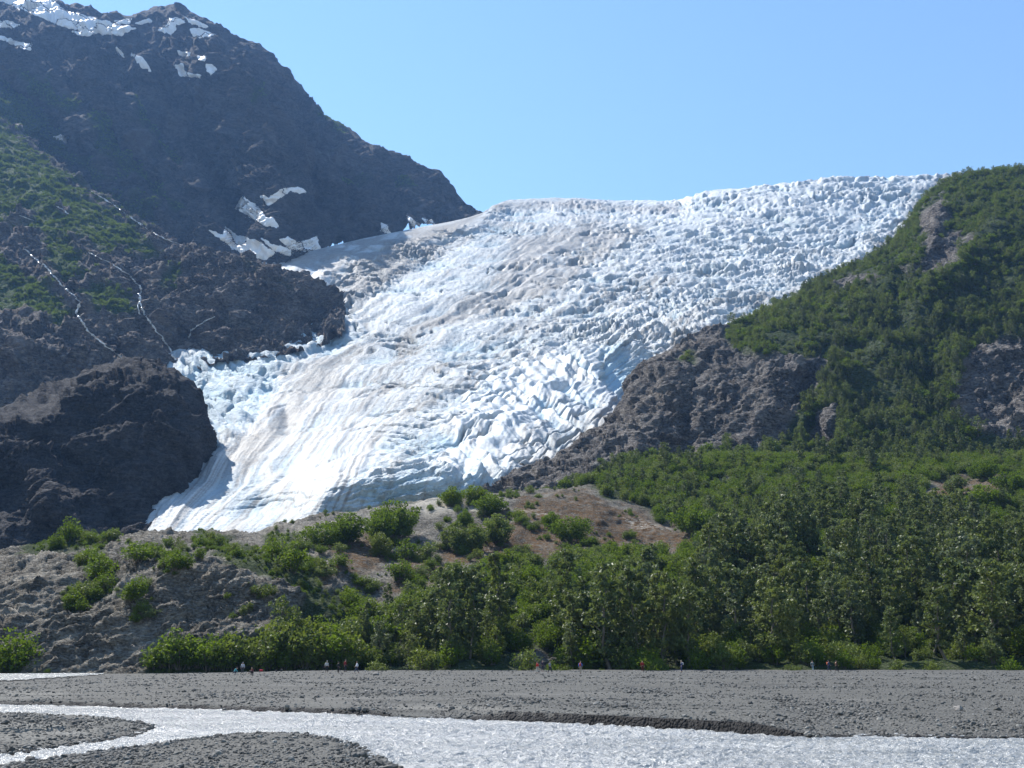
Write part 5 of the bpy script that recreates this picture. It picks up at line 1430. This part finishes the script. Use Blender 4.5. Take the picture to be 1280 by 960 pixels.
def person(px, py, face, top, legs, label, pose='stand', pack=None, hat=None, hgt=1.72, hair=None):
    d = min(168.0, max(144.0, 170.0 - (py - 837.0) * 7.0))
    hit, n = drop('gravel_flat', (px - 640) / F * d * 1.035, d)
    s = hgt / 1.72
    root = empty('person', hit, face, s)
    tag(root, label, 'person', 'hikers along the far side of the gravel flat')
    V = lambda *a: np.array(a, float)
    hip, chest, neck, head = V(0, 0, 0.92), V(0, 0.01, 1.30), V(0, 0.0, 1.47), V(0, -0.03, 1.60)
    st = dict(stand=(0.10, 0.02), walk=(0.30, -0.26), lean=(0.12, 0.05))
    if pose in st:
        fl, fr = st[pose]
        kl, kr = V(0.10, -fl * 0.75 - 0.02, 0.50), V(-0.10, -fr * 0.4 - 0.03, 0.50)
        al, ar = V(0.11, -fl, 0.09), V(-0.11, -fr + 0.06, 0.09 if pose != 'walk' else 0.14)
        if pose == 'lean': chest += V(0, -0.16, -0.05); neck += V(0, -0.28, -0.1); head += V(0, -0.36, -0.13)
        el, er = V(0.27, 0.05, 1.12), V(-0.27, 0.03, 1.12)
        wl, wr = V(0.27, -0.12, 0.90), V(-0.26, -0.02, 0.86)
        if pose == 'walk': el, er, wl, wr = V(0.25, 0.14, 1.14), V(-0.25, -0.08, 1.12), V(0.25, 0.08, 0.9), V(-0.22, -0.26, 0.96)
        if pose == 'lean': el, er, wl, wr = V(0.24, -0.25, 1.0), V(-0.24, -0.25, 1.0), V(0.14, -0.45, 0.92), V(-0.14, -0.45, 0.92)
    elif pose == 'sit':
        dz = V(0, 0, -0.76)
        hip, chest, neck, head = hip + dz, chest + dz + V(0, -0.03, 0), neck + dz + V(0, -0.06, 0), head + dz + V(0, -0.1, 0)
        kl, kr, al, ar = V(0.14, -0.38, 0.45), V(-0.14, -0.38, 0.43), V(0.13, -0.58, 0.08), V(-0.13, -0.60, 0.08)
        el, er, wl, wr = V(0.28, -0.12, 0.36), V(-0.28, -0.12, 0.36), V(0.16, -0.36, 0.46), V(-0.16, -0.36, 0.44)
    else:                                                    # crouch, bent forward
        hip, chest, neck, head = V(0, 0.1, 0.42), V(0, -0.12, 0.74), V(0, -0.24, 0.86), V(0, -0.32, 0.96)
        kl, kr, al, ar = V(0.14, -0.28, 0.46), V(-0.14, -0.26, 0.44), V(0.12, -0.02, 0.09), V(-0.12, 0.0, 0.09)
        el, er, wl, wr = V(0.24, -0.32, 0.56), V(-0.24, -0.32, 0.56), V(0.14, -0.46, 0.34), V(-0.14, -0.46, 0.34)
    sl, sr = chest + V(0.18, 0, 0.09), chest + V(-0.18, 0, 0.09)
    hl, hr = hip + V(0.09, 0, -0.04), hip + V(-0.09, 0, -0.04)
    tl, tr_ = al + V(0, -0.17, -0.05), ar + V(0, -0.17, -0.05)
    hand = lambda e, w: w + (w - e) / (np.linalg.norm(w - e) + 1e-6) * 0.14
    nose = head + V(0, -0.10, 0.0); crown = head + V(0, 0.02, 0.10); jaw = head + V(0, -0.05, -0.08)
    vs = [hip, chest, neck, jaw, head, crown, hl, kl, al, tl, hr, kr, ar, tr_, sl, el, wl, hand(el, wl), sr, er, wr, hand(er, wr)]
    rd = [(0.13, 0.10), (0.15, 0.10), 0.055, 0.062, 0.088, 0.066, 0.085, 0.058, 0.042, 0.034, 0.085, 0.058, 0.042, 0.034, 0.06, 0.042, 0.03, 0.03, 0.06, 0.042, 0.03, 0.03]
    ed = [(0, 1), (1, 2), (2, 3), (3, 4), (4, 5), (0, 6), (6, 7), (7, 8), (8, 9), (0, 10), (10, 11), (11, 12), (12, 13), (1, 14), (14, 15), (15, 16), (16, 17), (1, 18), (18, 19), (19, 20), (20, 21)]
    def part(nm, me, under=None):
        o = bpy.data.objects.new(nm, me); COL.objects.link(o); o.parent = under or root
        return o
    body = part('body', skin_mesh('body', vs, ed, rd, M_SKIN))
    k = lambda a, b, t: a + (b - a) * t
    part('jacket', skin_mesh('jacket', [k(hip, chest, -0.05), chest, k(chest, neck, 0.7), sl, el, k(el, wl, 0.85), sr, er, k(er, wr, 0.85)], [(0, 1), (1, 2), (1, 3), (3, 4), (4, 5), (1, 6), (6, 7), (7, 8)],
                             [(0.16, 0.125), (0.18, 0.125), 0.075, 0.078, 0.058, 0.045, 0.078, 0.058, 0.045], cloth(top)))
    part('trousers', skin_mesh('trousers', [hip + V(0, 0, 0.04), hl, kl, k(kl, al, 0.92), hr, kr, k(kr, ar, 0.92)], [(0, 1), (1, 2), (2, 3), (0, 4), (4, 5), (5, 6)],
                               [(0.15, 0.12), 0.10, 0.075, 0.06, 0.10, 0.075, 0.06], cloth(legs)))
    for a, t in ((al, tl), (ar, tr_)):
        part('boot', skin_mesh('boot', [a + V(0, 0.03, -0.01), a + V(0, 0.0, -0.045), t], [(0, 1), (1, 2)], [0.058, 0.056, 0.045], M_BOOT))
    if hat: part('hat', skin_mesh('hat', [crown + V(0, 0, 0.02), crown + V(0, 0, -0.05), crown + V(0, -0.12, -0.055)], [(0, 1), (1, 2)], [0.06, 0.105, 0.05], cloth(hat), root=1), body)
    else: part('hair', skin_mesh('hair', [crown + V(0, 0.0, 0.02), head + V(0, 0.045, 0.03), head + V(0, 0.06, -0.06)], [(0, 1), (1, 2)], [0.055, 0.085, 0.055], cloth(hair) if hair else M_HAIR, root=1), body)
    if pack:
        bp = part('backpack', skin_mesh('backpack', [chest + V(0, 0.20, 0.16), chest + V(0, 0.22, -0.05), chest + V(0, 0.2, -0.26)], [(0, 1), (1, 2)], [(0.13, 0.08), (0.16, 0.11), (0.14, 0.09)], cloth(pack), root=1))
        for sx in (-1, 1):
            part('strap', skin_mesh('strap', [chest + V(0.11 * sx, 0.14, 0.18), chest + V(0.12 * sx, -0.11, 0.14), chest + V(0.12 * sx, -0.12, -0.08), chest + V(0.13 * sx, 0.14, -0.2)], [(0, 1), (1, 2), (2, 3)], [0.025] * 4, cloth(pack)), bp)
    return root

PI = math.pi
person(318.5, 839.6, 1.9, (0.10, 0.32, 0.36), (0.05, 0.06, 0.09), 'crouching person in a teal top, leftmost by the red bag', 'crouch')
person(327.5, 839.0, 0.2, (0.42, 0.42, 0.45), (0.07, 0.07, 0.08), 'standing person in a pale grey top behind the red bag', 'stand', hat=(0.35, 0.35, 0.36))
person(339.0, 839.2, -0.6, (0.14, 0.04, 0.03), (0.05, 0.045, 0.045), 'sitting person in a dark red-brown top right of the red bag', 'sit')
person(425.0, 839.6, 0.4, (0.46, 0.44, 0.42), (0.035, 0.035, 0.04), 'hiker in a pale top and black trousers, first of the left four', 'stand', hat=(0.5, 0.48, 0.44))
person(438.5, 839.6, 2.8, (0.03, 0.03, 0.035), (0.03, 0.03, 0.035), 'hiker all in black, second of the left four', 'stand', pack=(0.03, 0.035, 0.03), hgt=1.62)
person(446.3, 839.0, 1.2, (0.22, 0.03, 0.03), (0.03, 0.03, 0.035), 'tall hiker in a dark red jacket, third of the left four', 'stand', hgt=1.85)
person(460.0, 839.8, -1.3, (0.62, 0.62, 0.64), (0.04, 0.05, 0.09), 'hiker in a white top striding, last of the left four', 'walk')
person(669.5, 839.6, -2.2, (0.45, 0.04, 0.035), (0.42, 0.39, 0.34), 'hiker in a bright red jacket and pale trousers at the scree gully', 'stand')
person(675.5, 838.2, 0.3, (0.05, 0.04, 0.06), (0.04, 0.04, 0.05), 'hiker in dark clothes right of the bright red jacket', 'stand')
person(684.0, 839.6, 0.8, (0.20, 0.21, 0.23), (0.03, 0.035, 0.06), 'hiker in a grey top and dark trousers, right one at the scree gully', 'walk')
person(719.5, 841.0, 2.9, (0.07, 0.14, 0.42), (0.30, 0.25, 0.20), 'hiker in a blue shirt with a small red pack', 'walk', pack=(0.35, 0.06, 0.05), hat=(0.45, 0.45, 0.46))
person(791.5, 837.2, 0.1, (0.24, 0.02, 0.025), (0.10, 0.015, 0.02), 'person in dark red before the tree shade at mid right', 'stand')
person(837.0, 839.0, -1.5, (0.03, 0.05, 0.14), (0.03, 0.045, 0.12), 'hiker in navy with a pale pack', 'stand', pack=(0.5, 0.5, 0.48), hat=(0.5, 0.46, 0.36))
person(989.0, 837.8, 2.6, (0.13, 0.17, 0.18), (0.20, 0.26, 0.30), 'hiker in faded teal left of the pair at right', 'walk')
person(1007.5, 838.0, 1.6, (0.05, 0.07, 0.15), (0.03, 0.035, 0.07), 'hiker in navy with an orange pack, left of the right pair', 'walk', pack=(0.45, 0.12, 0.05))
person(1016.5, 837.8, 1.7, (0.10, 0.06, 0.045), (0.02, 0.02, 0.022), 'hiker in a brown top and black trousers, right of the right pair', 'walk')

def bag(px, py, c, size, label):
    hit, n = cast('gravel_flat', px, py)
    if hit is None: return
    w, d, h = size
    me = skin_mesh('bag', [(-w * 0.35, 0, h * 0.5), (0, 0, h * 0.55), (w * 0.35, 0, h * 0.5)], [(0, 1), (1, 2)], [(d * 0.42, h * 0.42), (d * 0.5, h * 0.52), (d * 0.42, h * 0.42)], cloth(c), root=1)
    e = empty('bag', hit, 0.2)
    for nm, m in (('bag_body', me), ('strap', skin_mesh('strap', [(-w * 0.2, 0, h * 0.9), (0, 0, h * 1.25), (w * 0.2, 0, h * 0.9)], [(0, 1), (1, 2)], [0.025, 0.025, 0.025], M_BOOT))):
        o = bpy.data.objects.new(nm, m); COL.objects.link(o); o.parent = e
    tag(e, label, 'bag', 'bags on the gravel')
bag(326.5, 839.8, (0.42, 0.03, 0.04), (0.85, 0.45, 0.4), 'red duffel bag on the gravel in front of the standing person')
bag(345.5, 839.8, (0.03, 0.03, 0.035), (0.5, 0.3, 0.28), 'left black bag right of the sitting person')
bag(351.5, 839.4, (0.05, 0.045, 0.045), (0.5, 0.35, 0.4), 'right dark bag right of the sitting person')

bpy.data.scenes.remove(WS)

# ---------------------------------------------------------------- haze
def build_haze():
    x0, x1, y0, y1, z0, z1 = -2600, 2600, -400, 3400, -3, 1640
    v = [(x, y, z) for z in (z0, z1) for y in (y0, y1) for x in (x0, x1)]
    f = [(0, 2, 3, 1), (4, 5, 7, 6), (0, 1, 5, 4), (2, 6, 7, 3), (0, 4, 6, 2), (1, 3, 7, 5)]
    m = bpy.data.materials.new('haze'); m.use_nodes = True
    t = m.node_tree
    for n in list(t.nodes):
        if n.type == 'BSDF_PRINCIPLED': t.nodes.remove(n)
    pv = t.nodes.new('ShaderNodeVolumePrincipled')
    pv.inputs['Color'].default_value = (0.27, 0.52, 1.0, 1)
    pv.inputs['Density'].default_value = HAZE
    pv.inputs['Anisotropy'].default_value = 0.2
    t.links.new(pv.outputs[0], t.nodes['Material Output'].inputs['Volume'])
    o = mesh_from('haze', v, f, m, smooth=False)
    tag(o, 'thin blue summer haze filling the valley air', 'haze', kind='stuff')
HAZE = 0.00005
build_haze()
